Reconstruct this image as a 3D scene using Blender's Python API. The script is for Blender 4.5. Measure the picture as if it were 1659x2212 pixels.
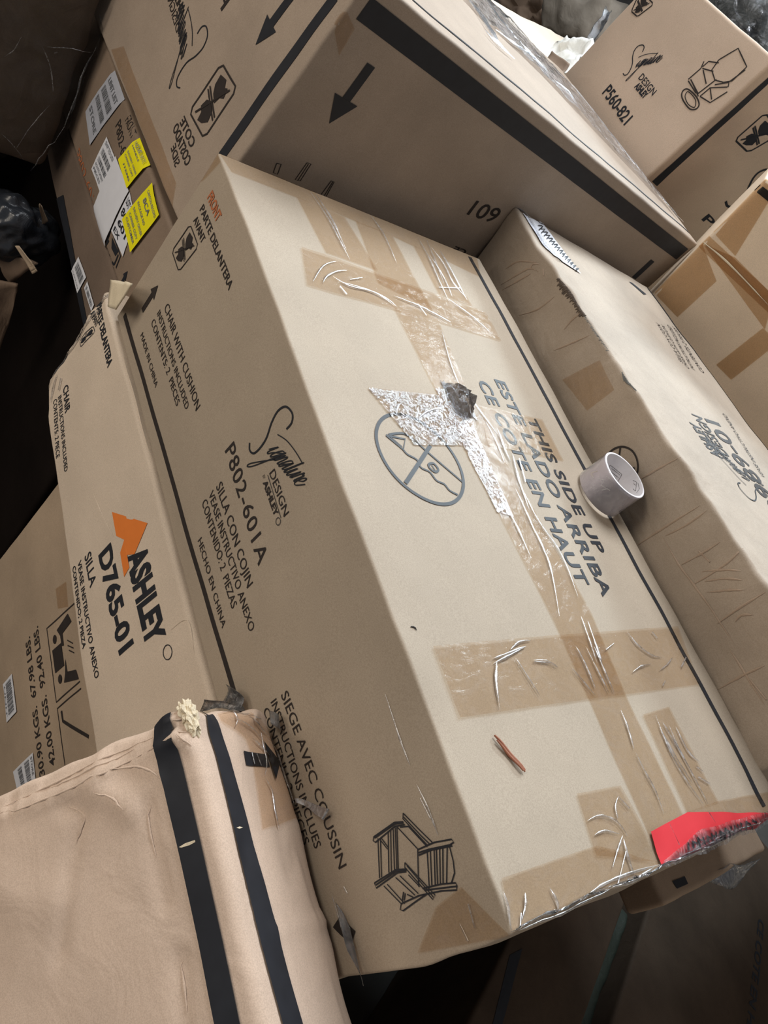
import bpy, bmesh, math, random
from mathutils import Vector, Matrix, noise
from mathutils.bvhtree import BVHTree

# ------------------------------------------------------------------ scene, camera, light
S = bpy.context.scene
for o in list(bpy.data.objects): bpy.data.objects.remove(o)
Z0 = 1.25                                   # top of the big carton above the floor
OFF = Vector((0, 0, Z0))
W, H = 1659.0, 2212.0
FPX = 1804.19
RC = Matrix(((0.33334108, 0.72628384, 0.6011618),
             (0.83924133, 0.06196499, -0.54021693),
             (-0.42960181, 0.68459633, -0.58887193)))      # rows: right, down, forward
CAM = Vector((0.90086446, -0.53470028, 0.49678278))
cd = bpy.data.cameras.new('camera'); co = bpy.data.objects.new('camera', cd)
S.collection.objects.link(co); S.camera = co
cd.sensor_fit = 'VERTICAL'; cd.sensor_height = 36.0; cd.lens = 36.0 * FPX / H
cd.clip_start = 0.02; cd.clip_end = 60
right, up, back = RC[0], -RC[1], -RC[2]
m = Matrix((right, up, back)).transposed().to_4x4(); m.translation = CAM + OFF
co.matrix_world = m

S.view_settings.view_transform = 'Standard'; S.view_settings.look = 'None'
S.view_settings.gamma = 1.0; S.view_settings.use_curve_mapping = False
S.view_settings.exposure = 0.0

wd = bpy.data.worlds.new('world'); S.world = wd; wd.use_nodes = True
bg = wd.node_tree.nodes['Background']; bg.inputs[0].default_value = (0.92, 0.93, 1.0, 1); bg.inputs[1].default_value = 0.13

def area(name, loc, target, sx, sy, power, col):
    l = bpy.data.lights.new(name, 'AREA'); l.shape = 'RECTANGLE'; l.size = sx; l.size_y = sy
    l.energy = power; l.color = col
    o = bpy.data.objects.new(name, l); S.collection.objects.link(o)
    o.location = Vector(loc) + OFF
    d = Vector(target) - Vector(loc); o.rotation_euler = d.to_track_quat('-Z', 'Y').to_euler()
    return o
area('doorway_light', (-1.32, 3.05, 1.97), (0.4, 0.2, 0), 0.95, 0.55, 112, (0.78, 0.92, 1.0))
area('ceiling_light', (-1.1, 0.9, 2.9), (0.45, 0.25, 0), 2.0, 1.6, 160, (0.92, 0.96, 1.0))
area('high_front_fill', (-0.6, -2.5, 2.0), (0.4, 0.4, 0), 1.2, 0.8, 38, (1.0, 0.90, 0.77))  # high warm fill, added to brighten the faces turned to -Y
area('side_fill', (3.0, 0.5, 2.1), (0.0, 0.6, 0.1), 1.4, 1.0, 9, (1.0, 0.95, 0.9))  # weak fill, added to lift the faces turned to +X
area('low_front_fill', (-0.3, -1.9, -0.1), (0.3, 0.0, -0.4), 1.0, 0.8, 12, (1.0, 0.88, 0.74))  # low warm fill, added to brighten the pale and leaning carton fronts

# ------------------------------------------------------------------ helpers
def link(o, parent=None):
    S.collection.objects.link(o)
    if parent: o.parent = parent
    return o
def thing(name, label, cat, loc, group=None):
    o = bpy.data.objects.new(name, None); link(o); o.location = Vector(loc) + OFF
    o.empty_display_size = 0.05
    o['label'] = label; o['category'] = cat
    if group: o['group'] = group
    return o
def world_loc(p):
    v = Vector((0, 0, 0))
    while p: v += p.location; p = p.parent
    return v
class MB:
    """a mesh under construction, in world coordinates"""
    def __init__(s): s.v = []; s.f = []; s.cut = []; s.hold = False
    def add(s, vs, fs):
        n = len(s.v)
        if not s.hold: s.cut.append((n, len(s.f)))
        s.v += [Vector(v) for v in vs]; s.f += [tuple(i + n for i in f) for f in fs]
    def build(s, name, mat, parent=None, smooth=True, label=None):
        if name in ('printed_lettering', 'printed_stripe', 'printed_arrow', 'scratch', 'label_corner') and len(s.cut) > 1:
            ends = s.cut[1:] + [(len(s.v), len(s.f))]
            for (a, fa), (e, fe) in zip(s.cut, ends):
                q = MB(); q.v = s.v[a:e]; q.f = [tuple(i - a for i in f) for f in s.f[fa:fe]]; q.cut = [(0, 0)]
                o = q.build(name, mat, parent, smooth, label)
            return o
        me = bpy.data.meshes.new(name); off = world_loc(parent)
        me.from_pydata([tuple(v + OFF - off) for v in s.v], [], s.f); me.update()
        me.materials.append(mat)
        for p in me.polygons: p.use_smooth = smooth
        o = bpy.data.objects.new(name, me); link(o, parent)
        if 'crease' in name or name in ('frayed_edge', 'edge_marks'): o['kind'] = 'stuff'
        if label: o['label'] = label
        return o
def ray(p):
    return (RC.transposed() @ Vector(((p[0] - W/2) / FPX, (p[1] - H/2) / FPX, 1))).normalized()
def at(p, n, d):
    """point of the plane n.x = d seen at p"""
    n = Vector(n); r = ray(p); return CAM + r * ((d - n.dot(CAM)) / n.dot(r))
def atm(p, pt, n): return at(p, n, Vector(n).dot(Vector(pt)))
X, Y, Z = Vector((1, 0, 0)), Vector((0, 1, 0)), Vector((0, 0, 1))
def V(ox, oy, s): return lambda x, y: (ox + x / s, oy + y / s)
A0, A1, A2, A3 = V(0, 0, 2.9625), V(500, 0, 2.765), V(1100, 0, 2.968), V(0, 700, 2.9625)
B0, B1, B2, B3, B4 = V(500, 700, 2.765), V(1060, 700, 2.77), V(0, 1400, 2.725), V(500, 1400, 2.723), V(1060, 1400, 2.724)
C0, C3, C4 = V(200, 300, 4.608), V(0, 0, 4.1475), V(0, 380, 2.633)
D0, D1, D2, D3, D4, D5 = V(1040, 0, 4.608), V(1500, 0, 10.43), V(1040, 400, 5.184), V(300, 1440, 3.607), V(1300, 1780, 4.62), V(0, 1220, 4.423)

# ------------------------------------------------------------------ materials
def nmat(name):
    m = bpy.data.materials.new(name); m.use_nodes = True; t = m.node_tree
    for n in list(t.nodes): t.nodes.remove(n)
    out = t.nodes.new('ShaderNodeOutputMaterial')
    return m, t, out
def N(t, kind, **k):
    n = t.nodes.new('ShaderNode' + kind)
    for a, b in k.items(): setattr(n, a, b)
    return n
def card(name, col, dirt=0.25, crumple=0.25, grain=1.0, rough=0.75, flute=None, spec=.35):
    m, t, out = nmat(name); L = t.links.new
    tc = N(t, 'TexCoord'); b = N(t, 'BsdfPrincipled')
    n1 = N(t, 'TexNoise'); n1.inputs['Scale'].default_value = 5; n1.inputs['Detail'].default_value = 6; n1.inputs['Roughness'].default_value = .62
    n2 = N(t, 'TexNoise'); n2.inputs['Scale'].default_value = 850; n2.inputs['Detail'].default_value = 3
    n3 = N(t, 'TexNoise'); n3.inputs['Scale'].default_value = 14; n3.inputs['Detail'].default_value = 4; n3.inputs['Distortion'].default_value = 1.2
    for n in (n1, n2, n3): L(tc.outputs['Object'], n.inputs['Vector'])
    r1 = N(t, 'ValToRGB'); c = Vector(col)
    r1.color_ramp.elements[0].position = .3; r1.color_ramp.elements[1].position = .72
    r1.color_ramp.elements[0].color = (*(c * (1 - dirt)), 1); r1.color_ramp.elements[1].color = (*(c * (1 + dirt * .35)), 1)
    L(n1.outputs['Fac'], r1.inputs['Fac'])
    mx = N(t, 'MixRGB', blend_type='MULTIPLY'); mx.inputs[0].default_value = .5 * grain
    r2 = N(t, 'ValToRGB'); r2.color_ramp.elements[0].position = .35; r2.color_ramp.elements[1].position = .62
    r2.color_ramp.elements[0].color = (.72, .70, .68, 1); r2.color_ramp.elements[1].color = (1.05, 1.05, 1.05, 1)
    L(n2.outputs['Fac'], r2.inputs['Fac']); L(r1.outputs[0], mx.inputs[1]); L(r2.outputs[0], mx.inputs[2])
    L(mx.outputs[0], b.inputs['Base Color'])
    b.inputs['Roughness'].default_value = rough; b.inputs['Specular IOR Level'].default_value = spec
    bp = N(t, 'Bump'); bp.inputs['Strength'].default_value = crumple; bp.inputs['Distance'].default_value = .006
    L(n3.outputs['Fac'], bp.inputs['Height'])
    bp2 = N(t, 'Bump'); bp2.inputs['Strength'].default_value = .12; bp2.inputs['Distance'].default_value = .0006
    L(n2.outputs['Fac'], bp2.inputs['Height']); L(bp.outputs[0], bp2.inputs['Normal'])
    last = bp2
    if flute:
        mp = N(t, 'Mapping'); mp.inputs['Scale'].default_value = flute; L(tc.outputs['Object'], mp.inputs['Vector'])
        nf = N(t, 'TexNoise'); nf.inputs['Scale'].default_value = 1; nf.inputs['Detail'].default_value = 3
        L(mp.outputs[0], nf.inputs['Vector'])
        bf = N(t, 'Bump'); bf.inputs['Strength'].default_value = .35; bf.inputs['Distance'].default_value = .003
        L(nf.outputs['Fac'], bf.inputs['Height']); L(last.outputs[0], bf.inputs['Normal']); last = bf
    L(last.outputs[0], b.inputs['Normal']); L(b.outputs[0], out.inputs[0])
    return m
def flat(name, col, rough=.6, spec=.4, noise_amt=.15, bump=0):
    m, t, out = nmat(name); L = t.links.new
    b = N(t, 'BsdfPrincipled'); tc = N(t, 'TexCoord'); n = N(t, 'TexNoise'); n.inputs['Scale'].default_value = 60; n.inputs['Detail'].default_value = 4
    L(tc.outputs['Object'], n.inputs['Vector'])
    r = N(t, 'ValToRGB'); c = Vector(col)
    r.color_ramp.elements[0].color = (*(c * (1 - noise_amt)), 1); r.color_ramp.elements[1].color = (*(c * (1 + noise_amt)), 1)
    L(n.outputs['Fac'], r.inputs['Fac']); L(r.outputs[0], b.inputs['Base Color'])
    b.inputs['Roughness'].default_value = rough; b.inputs['Specular IOR Level'].default_value = spec
    if bump:
        bp = N(t, 'Bump'); bp.inputs['Strength'].default_value = bump; bp.inputs['Distance'].default_value = .004
        n2 = N(t, 'TexNoise'); n2.inputs['Scale'].default_value = 22; n2.inputs['Detail'].default_value = 5; n2.inputs['Distortion'].default_value = 2
        L(tc.outputs['Object'], n2.inputs['Vector']); L(n2.outputs['Fac'], bp.inputs['Height']); L(bp.outputs[0], b.inputs['Normal'])
    L(b.outputs[0], out.inputs[0]); return m
def film(name, tint, gloss=.18, rough=.16, milk=.05, bump=.5, scale=(30, 30, 30), dist=2.0, bdist=.004, patch=0):
    """clear or brown plastic film: tinted see-through with a glossy wrinkled surface"""
    m, t, out = nmat(name); L = t.links.new
    tc = N(t, 'TexCoord'); mp = N(t, 'Mapping'); mp.inputs['Scale'].default_value = scale; L(tc.outputs['Object'], mp.inputs['Vector'])
    n = N(t, 'TexNoise'); n.inputs['Scale'].default_value = 1; n.inputs['Detail'].default_value = 5; n.inputs['Roughness'].default_value = .6; n.inputs['Distortion'].default_value = dist
    L(mp.outputs[0], n.inputs['Vector'])
    bp = N(t, 'Bump'); bp.inputs['Strength'].default_value = bump; bp.inputs['Distance'].default_value = bdist; L(n.outputs['Fac'], bp.inputs['Height'])
    tr = N(t, 'BsdfTransparent'); tr.inputs[0].default_value = (*tint, 1)
    df = N(t, 'BsdfDiffuse'); df.inputs[0].default_value = (.8, .8, .82, 1)
    rm = N(t, 'ValToRGB'); rm.color_ramp.elements[0].position = .45; rm.color_ramp.elements[1].position = .8
    rm.color_ramp.elements[0].color = (0, 0, 0, 1); rm.color_ramp.elements[1].color = (milk, milk, milk, 1)
    L(n.outputs['Fac'], rm.inputs['Fac'])
    m1 = N(t, 'MixShader'); L(rm.outputs[0], m1.inputs[0]); L(tr.outputs[0], m1.inputs[1]); L(df.outputs[0], m1.inputs[2])
    gl = N(t, 'BsdfGlossy'); gl.inputs['Roughness'].default_value = rough; gl.inputs[0].default_value = (.95, .97, 1, 1); L(bp.outputs[0], gl.inputs['Normal'])
    fr = N(t, 'Fresnel'); fr.inputs[0].default_value = 1.5; L(bp.outputs[0], fr.inputs['Normal'])
    mu = N(t, 'Math', operation='MULTIPLY'); mu.inputs[1].default_value = gloss * 6; mu.use_clamp = True; L(fr.outputs[0], mu.inputs[0])
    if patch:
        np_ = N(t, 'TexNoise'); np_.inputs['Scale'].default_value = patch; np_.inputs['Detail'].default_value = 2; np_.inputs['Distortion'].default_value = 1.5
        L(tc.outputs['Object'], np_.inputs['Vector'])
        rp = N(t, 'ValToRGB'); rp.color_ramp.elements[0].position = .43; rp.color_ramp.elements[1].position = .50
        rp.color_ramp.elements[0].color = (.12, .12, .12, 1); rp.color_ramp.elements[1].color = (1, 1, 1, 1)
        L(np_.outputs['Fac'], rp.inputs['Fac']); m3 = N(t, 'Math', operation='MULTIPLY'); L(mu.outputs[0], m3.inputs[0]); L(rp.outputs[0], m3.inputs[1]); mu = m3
    m2 = N(t, 'MixShader'); L(mu.outputs[0], m2.inputs[0]); L(m1.outputs[0], m2.inputs[1]); L(gl.outputs[0], m2.inputs[2])
    L(m2.outputs[0], out.inputs[0]); return m

KRAFT = card('kraft_board', (.41, .34, .262), .12, .10)
KRAFT_GREY = card('weathered_board', (.385, .31, .245), .2, .15)
KRAFT_PALE = card('pale_board', (.66, .555, .445), .12, .14)
KRAFT_WARM = card('crumpled_board', (.67, .52, .41), .16, .35)
KRAFT_SIDE = card('creased_board', (.42, .32, .24), .25, .5, flute=(6, 60, 60))
KRAFT_PINK = card('new_board', (.60, .47, .365), .12, .1)
KRAFT_TAN = card('tan_board', (.50, .39, .28), .2, .12)
KRAFT_DARK = card('brown_board', (.22, .155, .11), .3, .3)
PITCH = card('unlit_brown_board', (.012, .009, .008), .35, .4, rough=.95, spec=.05)  # near-black tone stands in for the deep shade of the left void
DEEP = card('gap_shade_board', (.075, .053, .038), .35, .4, spec=.1)  # shade of the lower right gap put into the board colour
KRAFT_DIM = card('dim_board', (.135, .10, .075), .35, .4, spec=.15)  # tone lowered to carry the shade of the upper left corner
FOLD = card('torn_liner', (.78, .68, .50), .15, .6)
INK = flat('black_ink', (.018, .020, .026), .55, .3, .3)
INKB = flat('brown_black_ink', (.03, .024, .022), .6, .3, .3)
ORANGE = flat('orange_ink', (.72, .20, .035), .6, .3, .08)
RUST = flat('faded_orange_ink', (.42, .14, .06), .6, .3, .25)
TAPE = film('brown_packing_tape', (.915, .85, .775), gloss=.035, rough=.14, milk=.05, bump=.3, scale=(55, 40, 40))
TAPE_SHINE = film('rippled_highlight_film', (.90, .83, .75), gloss=.55, rough=.06, milk=.02, bump=1.0, scale=(170, 260, 170), dist=.4, bdist=.0026, patch=170)  # rippled film, gloss raised in patches to carry the highlight
CLEAR = film('clear_film', (.93, .93, .94), gloss=.22, rough=.14, milk=.22, bump=.9, scale=(35, 70, 35), dist=3)
CREASE = film('film_crease', (.90, .90, .92), gloss=.7, rough=.28, milk=.5, bump=.12, scale=(120, 120, 120), dist=1)
WHITE = flat('white_label_paper', (.72, .74, .80), .5, .4, .06)
YELLOW = flat('yellow_label_paper', (.86, .80, .01), .5, .4, .05)
RED = flat('red_label_paper', (.60, .04, .05), .4, .4, .08)
GREYP = flat('grey_print', (.20, .21, .23), .6, .3, .4)

# ------------------------------------------------------------------ carton bodies
class Body:
    """rounded, slightly bulged carton: c[i][j][k] are its corners (i along x, j along y, k up)"""
    def __init__(s, c, r=.006, cell=.02, amp=.0012, bulge=.004, seed=0, deform=None):
        s.c = c; s.seed = seed
        L = [sum((c[1][j][k] - c[0][j][k]).length for j in (0, 1) for k in (0, 1)) / 4,
             sum((c[i][1][k] - c[i][0][k]).length for i in (0, 1) for k in (0, 1)) / 4,
             sum((c[i][j][1] - c[i][j][0]).length for i in (0, 1) for j in (0, 1)) / 4]
        s.L = L
        def ticks(l):
            n = max(2, min(150, int(l / cell))); a = [0, .3 * r, .65 * r, r, 1.35 * r]
            a += [1.35 * r + (l - 2.7 * r) * i / n for i in range(1, n)]
            a += [l - 1.35 * r, l - r, l - .65 * r, l - .3 * r, l]
            return a
        T = [ticks(l) for l in L]; vs = {}; V_ = []; F = []
        s.param = []
        def vert(q):
            k = tuple(round(x, 6) for x in q)
            if k in vs: return vs[k]
            h = [max(r, min(L[i] - r, q[i])) for i in range(3)]
            d = Vector([q[i] - h[i] for i in range(3)])
            p = [q[i] for i in range(3)]
            if d.length > 1e-9:
                dn = d.normalized() * r; p = [h[i] + dn[i] for i in range(3)]
            u = [p[i] / L[i] for i in range(3)]
            w = s.tri(u)
            # bulge of each face
            nrm = Vector((0, 0, 0))
            for i in range(3):
                o1, o2 = (i + 1) % 3, (i + 2) % 3
                f = 16 * u[o1] * (1 - u[o1]) * u[o2] * (1 - u[o2])
                sg = 1 if u[i] > .98 else (-1 if u[i] < .02 else 0)
                if sg: nrm += s.axis(i) * sg * (bulge * max(0, f))
            w = w + nrm
            nz = noise.noise_vector(w * 4 + Vector((seed, seed * 2, 0))) * amp * 2 + noise.noise_vector(w * 17 + Vector((0, seed, 5))) * amp
            w = w + nz
            if deform: w = deform(Vector(u), w)
            vs[k] = len(V_); V_.append(w); s.param.append(u); return vs[k]
        for ax in range(3):
            o1, o2 = (ax + 1) % 3, (ax + 2) % 3
            for side in (0, 1):
                for a in range(len(T[o1]) - 1):
                    for b in range(len(T[o2]) - 1):
                        q = []
                        for (da, db) in ((0, 0), (1, 0), (1, 1), (0, 1)):
                            p = [0, 0, 0]; p[ax] = side * L[ax]; p[o1] = T[o1][a + da]; p[o2] = T[o2][b + db]; q.append(vert(p))
                        if side == 0: q.reverse()
                        F.append(tuple(q))
        s.v, s.f = V_, F
        s.bvh = BVHTree.FromPolygons(V_, F)
    def tri(s, u):
        c = s.c; a = lambda p, q, t: p.lerp(q, t) if 0 <= t <= 1 else p + (q - p) * t
        e = [[a(c[0][j][k], c[1][j][k], u[0]) for k in (0, 1)] for j in (0, 1)]
        return a(a(e[0][0], e[1][0], u[1]), a(e[0][1], e[1][1], u[1]), u[2])
    def axis(s, i):
        c = s.c
        if i == 0: return (c[1][0][0] - c[0][0][0]).normalized()
        if i == 1: return (c[0][1][0] - c[0][0][0]).normalized()
        return (c[0][0][1] - c[0][0][0]).normalized()
    def plane(s, f):
        """f: 'x+','y-','z+' -> point, outward normal"""
        i = 'xyz'.index(f[0]); k = 1 if f[1] == '+' else 0
        u = [[.5, .5, .5] for _ in range(3)]
        o1, o2 = (i + 1) % 3, (i + 2) % 3
        for q in u: q[i] = k
        u[1][o1] = .9; u[2][o2] = .9
        p, a, b = [s.tri(q) for q in u]; n = (a - p).cross(b - p).normalized()
        if k == 0: n = -n
        return p, n
    def px(s, f, p):
        """point of face f seen at p"""
        o, n = s.plane(f); return atm(p, o, n)
    def snap(s, w, off=.0006):
        loc, n, i, d = s.bvh.find_nearest(w)
        return loc + n * off
    def build(s, name, mat, parent, smooth=True):
        b = MB(); b.add(s.v, s.f); return b.build(name, mat, parent, smooth)
def slab(x0, x1, y0, y1, z0, z1):
    return [[[Vector((x, y, z)) for z in (z0, z1)] for y in (y0, y1)] for x in (x0, x1)]

# ------------------------------------------------------------------ prints on faces
_tc = {}
def glyphs(s, bold=0, space=1.0, shear=0):
    k = (s, bold, space, shear)
    if k in _tc: return _tc[k]
    cu = bpy.data.curves.new('t', 'FONT'); cu.body = s; cu.size = 1; cu.offset = bold; cu.space_character = space
    cu.resolution_u = 3; cu.shear = shear
    o = bpy.data.objects.new('t', cu); S.collection.objects.link(o)
    dg = bpy.context.evaluated_depsgraph_get(); me = bpy.data.meshes.new_from_object(o.evaluated_get(dg))
    vs = [(v.co.x, v.co.y) for v in me.vertices]; fs = [tuple(p.vertices) for p in me.polygons]
    bpy.data.objects.remove(o); bpy.data.curves.remove(cu); bpy.data.meshes.remove(me)
    x0 = min(v[0] for v in vs); x1 = max(v[0] for v in vs)
    cap = .729 if not bold else .729 + bold
    vs = [((x - x0) / (x1 - x0), y / .70) for x, y in vs]
    _tc[k] = (vs, fs); return _tc[k]
def text(mb, B, f, s, p0, p1, pt, bold=0, off=.0007, space=1.0, shear=0):
    """s on face f: p0 baseline start, p1 baseline end, pt cap top above p0"""
    a, b, c = B.px(f, p0), B.px(f, p1), B.px(f, pt)
    ux = b - a; n = B.plane(f)[1]
    uy = c - a; uy = uy - ux * (uy.dot(ux) / ux.dot(ux))
    if shear: pass
    vs, fs = glyphs(s, bold, space, shear)
    out = [B.snap(a + ux * x + uy * y, off) for x, y in vs]
    nn = n
    fl = ux.cross(uy).dot(n) < 0
    mb.add(out, [tuple(reversed(q)) if fl else q for q in fs])
def smooth_pts(P, closed=False, sub=5):
    if len(P) < 3: return P
    n = len(P); R = []
    for i in range(n if closed else n - 1):
        g = (lambda j: P[j % n]) if closed else (lambda j: P[max(0, min(n - 1, j))])
        a, b, c, d = g(i - 1), g(i), g(i + 1), g(i + 2)
        for k in range(sub):
            t = k / sub
            R.append(.5 * ((2 * b) + (-a + c) * t + (2 * a - 5 * b + 4 * c - d) * t * t + (-a + 3 * b - 3 * c + d) * t ** 3))
    if not closed: R.append(P[-1])
    return R
def ribbon(mb, B, f, P, w, closed=False, off=.0008, smooth=True, n=None, taper=False):
    """line of world points P (or pixels seen on face f) of width w"""
    n = n or B.plane(f)[1]
    P = [B.px(f, p) if len(p) == 2 else Vector(p) for p in P]
    if smooth: P = smooth_pts(P, closed)
    elif True:
        Q = []
        for i in range(len(P) - (0 if closed else 1)):
            a, b = P[i], P[(i + 1) % len(P)]; k = max(1, int((b - a).length / .015))
            Q += [a.lerp(b, j / k) for j in range(k)]
        if not closed: Q.append(P[-1])
        P = Q
    m_ = len(P); vs = []; fs = []
    for i, p in enumerate(P):
        a = P[(i - 1) % m_] if (closed or i > 0) else p; b = P[(i + 1) % m_] if (closed or i < m_ - 1) else p
        d = (b - a)
        if d.length < 1e-9: d = X.copy()
        sd = n.cross(d).normalized() * w / 2
        if taper: sd = sd * max(.12, math.sin(math.pi * (i + .5) / m_))
        vs += [B.snap(p - sd, off), B.snap(p + sd, off)]
    for i in range(m_ if closed else m_ - 1):
        j = (i + 1) % m_; fs.append((2 * i, 2 * j, 2 * j + 1, 2 * i + 1))
    mb.add(vs, fs)
def poly(mb, B, f, P, off=.0007):
    """filled flat shape on face f"""
    P = [B.px(f, p) if len(p) == 2 else Vector(p) for p in P]; n = B.plane(f)[1]
    c = sum(P, Vector()) / len(P)
    from mathutils.geometry import tessellate_polygon
    tr = tessellate_polygon([P]); vs = [B.snap(p, off) for p in P]
    mb.add(vs, [tuple(q) if (P[q[1]] - P[q[0]]).cross(P[q[2]] - P[q[0]]).dot(n) > 0 else tuple(reversed(q)) for q in tr])
def sheet(mb, B, f, q, off=.0009, cell=.012, wob=0, seed=0, lift=None, ragged=0):
    """quad (pixels or points, in order) laid onto the body"""
    P = [B.px(f, p) if len(p) == 2 else Vector(p) for p in q]; n = B.plane(f)[1]
    nu = max(1, int(max((P[1] - P[0]).length, (P[2] - P[3]).length) / cell)); nv = max(1, int(max((P[3] - P[0]).length, (P[2] - P[1]).length) / cell))
    nu = min(nu, 120); nv = min(nv, 120)
    vs = []
    for i in range(nu + 1):
        for j in range(nv + 1):
            u, v = i / nu, j / nv
            if ragged:
                u2 = u + ragged * noise.noise(Vector((v * 30, seed, 0))) * (1 if u in (0, 1) else 0)
            else: u2 = u
            p = P[0].lerp(P[1], u2).lerp(P[3].lerp(P[2], u2), v)
            o = off
            if wob: o += wob * (noise.noise(Vector((p.x * 60, p.y * 60, p.z * 60 + seed))) + .6)
            if lift: o += lift(u, v)
            vs.append(B.snap(p, max(o, .0003)))
    fs = [(i * (nv + 1) + j, (i + 1) * (nv + 1) + j, (i + 1) * (nv + 1) + j + 1, i * (nv + 1) + j + 1) for i in range(nu) for j in range(nv)]
    if (P[1] - P[0]).cross(P[3] - P[0]).dot(n) < 0: fs = [tuple(reversed(x)) for x in fs]
    mb.add(vs, fs)
def band(mb, B, f, top, bot, off=.0009, cell=.012, wob=0, seed=0):
    """strip between two polylines"""
    T = [B.px(f, p) if len(p) == 2 else Vector(p) for p in top]; U = [B.px(f, p) if len(p) == 2 else Vector(p) for p in bot]
    def res(P, k):
        L = [0]
        for a, b in zip(P, P[1:]): L.append(L[-1] + (b - a).length)
        R = []
        for i in range(k + 1):
            t = L[-1] * i / k; j = max(0, min(len(P) - 2, next((q for q in range(len(P) - 1) if L[q + 1] >= t - 1e-9), len(P) - 2)))
            R.append(P[j].lerp(P[j + 1], (t - L[j]) / max(1e-9, L[j + 1] - L[j])))
        return R
    k = max(2, int((T[-1] - T[0]).length / cell)); T, U = res(T, k), res(U, k)
    nv = max(1, int(max((a - b).length for a, b in zip(T, U)) / cell)); n = B.plane(f)[1]
    vs = [B.snap(a.lerp(b, j / nv), off + (wob * (noise.noise((a.lerp(b, j / nv)) * 60 + Vector((seed, 0, 0))) + .6) if wob else 0)) for a, b in zip(T, U) for j in range(nv + 1)]
    fs = [(i * (nv + 1) + j, (i + 1) * (nv + 1) + j, (i + 1) * (nv + 1) + j + 1, i * (nv + 1) + j + 1) for i in range(k) for j in range(nv)]
    if (T[-1] - T[0]).cross(U[0] - T[0]).dot(n) < 0: fs = [tuple(reversed(x)) for x in fs]
    mb.add(vs, fs)
def ridge(mb, B, f, P, r=.0012, off=.001, smooth=True):
    """raised crease of film: a thin tapering tube lying on the face"""
    P = [B.px(f, p) if len(p) == 2 else Vector(p) for p in P]
    if smooth and len(P) > 2: P = smooth_pts(P)
    n = B.plane(f)[1]; vs = []; fs = []; m_ = len(P)
    for i, p in enumerate(P):
        a = P[max(0, i - 1)]; b = P[min(m_ - 1, i + 1)]; d = (b - a).normalized(); sd = n.cross(d).normalized()
        rr = r * max(.15, math.sin(math.pi * (i + .5) / m_)) * (.7 + .6 * random.random())
        q = B.snap(p, off)
        vs += [q - sd * rr, q + n * rr * 1.2, q + sd * rr]
    for i in range(m_ - 1):
        fs += [(3 * i, 3 * i + 3, 3 * i + 4, 3 * i + 1), (3 * i + 1, 3 * i + 4, 3 * i + 5, 3 * i + 2)]
    mb.add(vs, fs)
def arrow(mb, B, f, tail, tip, w, hw, hl):
    """solid arrow: tail and tip pixels, shaft width, head width, head length as shares of its length"""
    a, b = B.px(f, tail), B.px(f, tip); d = b - a; n = B.plane(f)[1]; l = d.length; d.normalize(); s = n.cross(d)
    k = b - d * l * hl
    sheet(mb, B, f, [a - s * l * w / 2, a + s * l * w / 2, k + s * l * w / 2, k - s * l * w / 2], cell=.01, off=.0008)
    mb.hold = True; poly(mb, B, f, [k + s * l * hw / 2, b, k - s * l * hw / 2], off=.0008); mb.hold = False
def barcode(mb, B, f, q, n=26, seed=1, off=.0014):
    """bars across the quad q from side 0-3 to side 1-2"""
    P = [B.px(f, p) if len(p) == 2 else Vector(p) for p in q]; rnd = random.Random(seed); t = 0
    while t < 1:
        w = rnd.choice((.4, .7, 1.2)) / n
        a, b = P[0].lerp(P[1], t), P[0].lerp(P[1], min(1, t + w)); c, d = P[3].lerp(P[2], min(1, t + w)), P[3].lerp(P[2], t)
        sheet(mb, B, f, [a, b, c, d], cell=.03, off=off); t += w + rnd.choice((.4, .8)) / n

# the looping script logo, traced once as strokes in (along, up) units of the word's length
SIGB = [(340, 630), (370, 590), (372, 535), (335, 495), (290, 520), (255, 590), (228, 680), (192, 742), (155, 775), (130, 757), (128, 712)]
def sig_strokes():
    o = B0(215, 760); st = []
    st.append([B0(*p) for p in SIGB])
    st.append([B0(290, 662), B0(345, 700), B0(400, 770), B0(440, 838)])           # bar over the word
    LT = [(.5, [(0, .3), (.28, 1), (.2, .2), (.4, 0), (.6, .4)]), (.85, [(.75, .95), (.4, 1), (.2, .3), (.42, 0), (.72, .8), (.8, 1), (.5, -1.2), (.15, -1.9), (.0, -1.5), (.9, .1)]),
          (.8, [(0, 0), (.2, 1), (.15, 0), (.45, .95), (.62, .8), (.6, .1), (.8, .1)]), (.8, [(.65, .9), (.3, 1), (.05, .3), (.25, 0), (.62, .8), (.7, 1), (.65, .1), (.8, .1)]),
          (.55, [(.15, .3), (.42, 1.7), (.25, .2), (.38, 0), (.55, .3)]), (.8, [(0, .4), (.18, 1), (.12, .2), (.3, 0), (.6, .7), (.7, 1), (.62, .1), (.8, .2)]),
          (.6, [(0, .2), (.22, 1.15), (.36, .9), (.5, 1), (.42, .2), (.6, .1)]), (.8, [(0, .3), (.45, .65), (.36, 1), (.08, .7), (.1, .1), (.45, 0), (.9, .6)])]
    tot = sum(a for a, _ in LT); x0 = 0; z = []
    for a, P in LT:
        z += [((x0 + p[0]) / tot, p[1]) for p in P]; x0 += a
    wd = [(222 + 190 * u + 66 * y, 762 + 215 * u - 62 * y + 26 * y) for u, y in z]
    st.append([B0(*p) for p in wd])
    return st
_P0 = Vector((0, 0, 0))
SIG = []
def _siginit():
    n = Vector((0, -1, 0))
    a = atm(B0(215, 760), _P0, n); b = atm(B0(400, 1000), _P0, n)
    ux = Vector((1, 0, 0)); uy = Z; L = 0.115
    for st in sig_strokes():
        SIG.append([((atm(p, _P0, n) - a).dot(ux) / L, (atm(p, _P0, n) - a).dot(uy) / L) for p in st])
_siginit()
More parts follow.
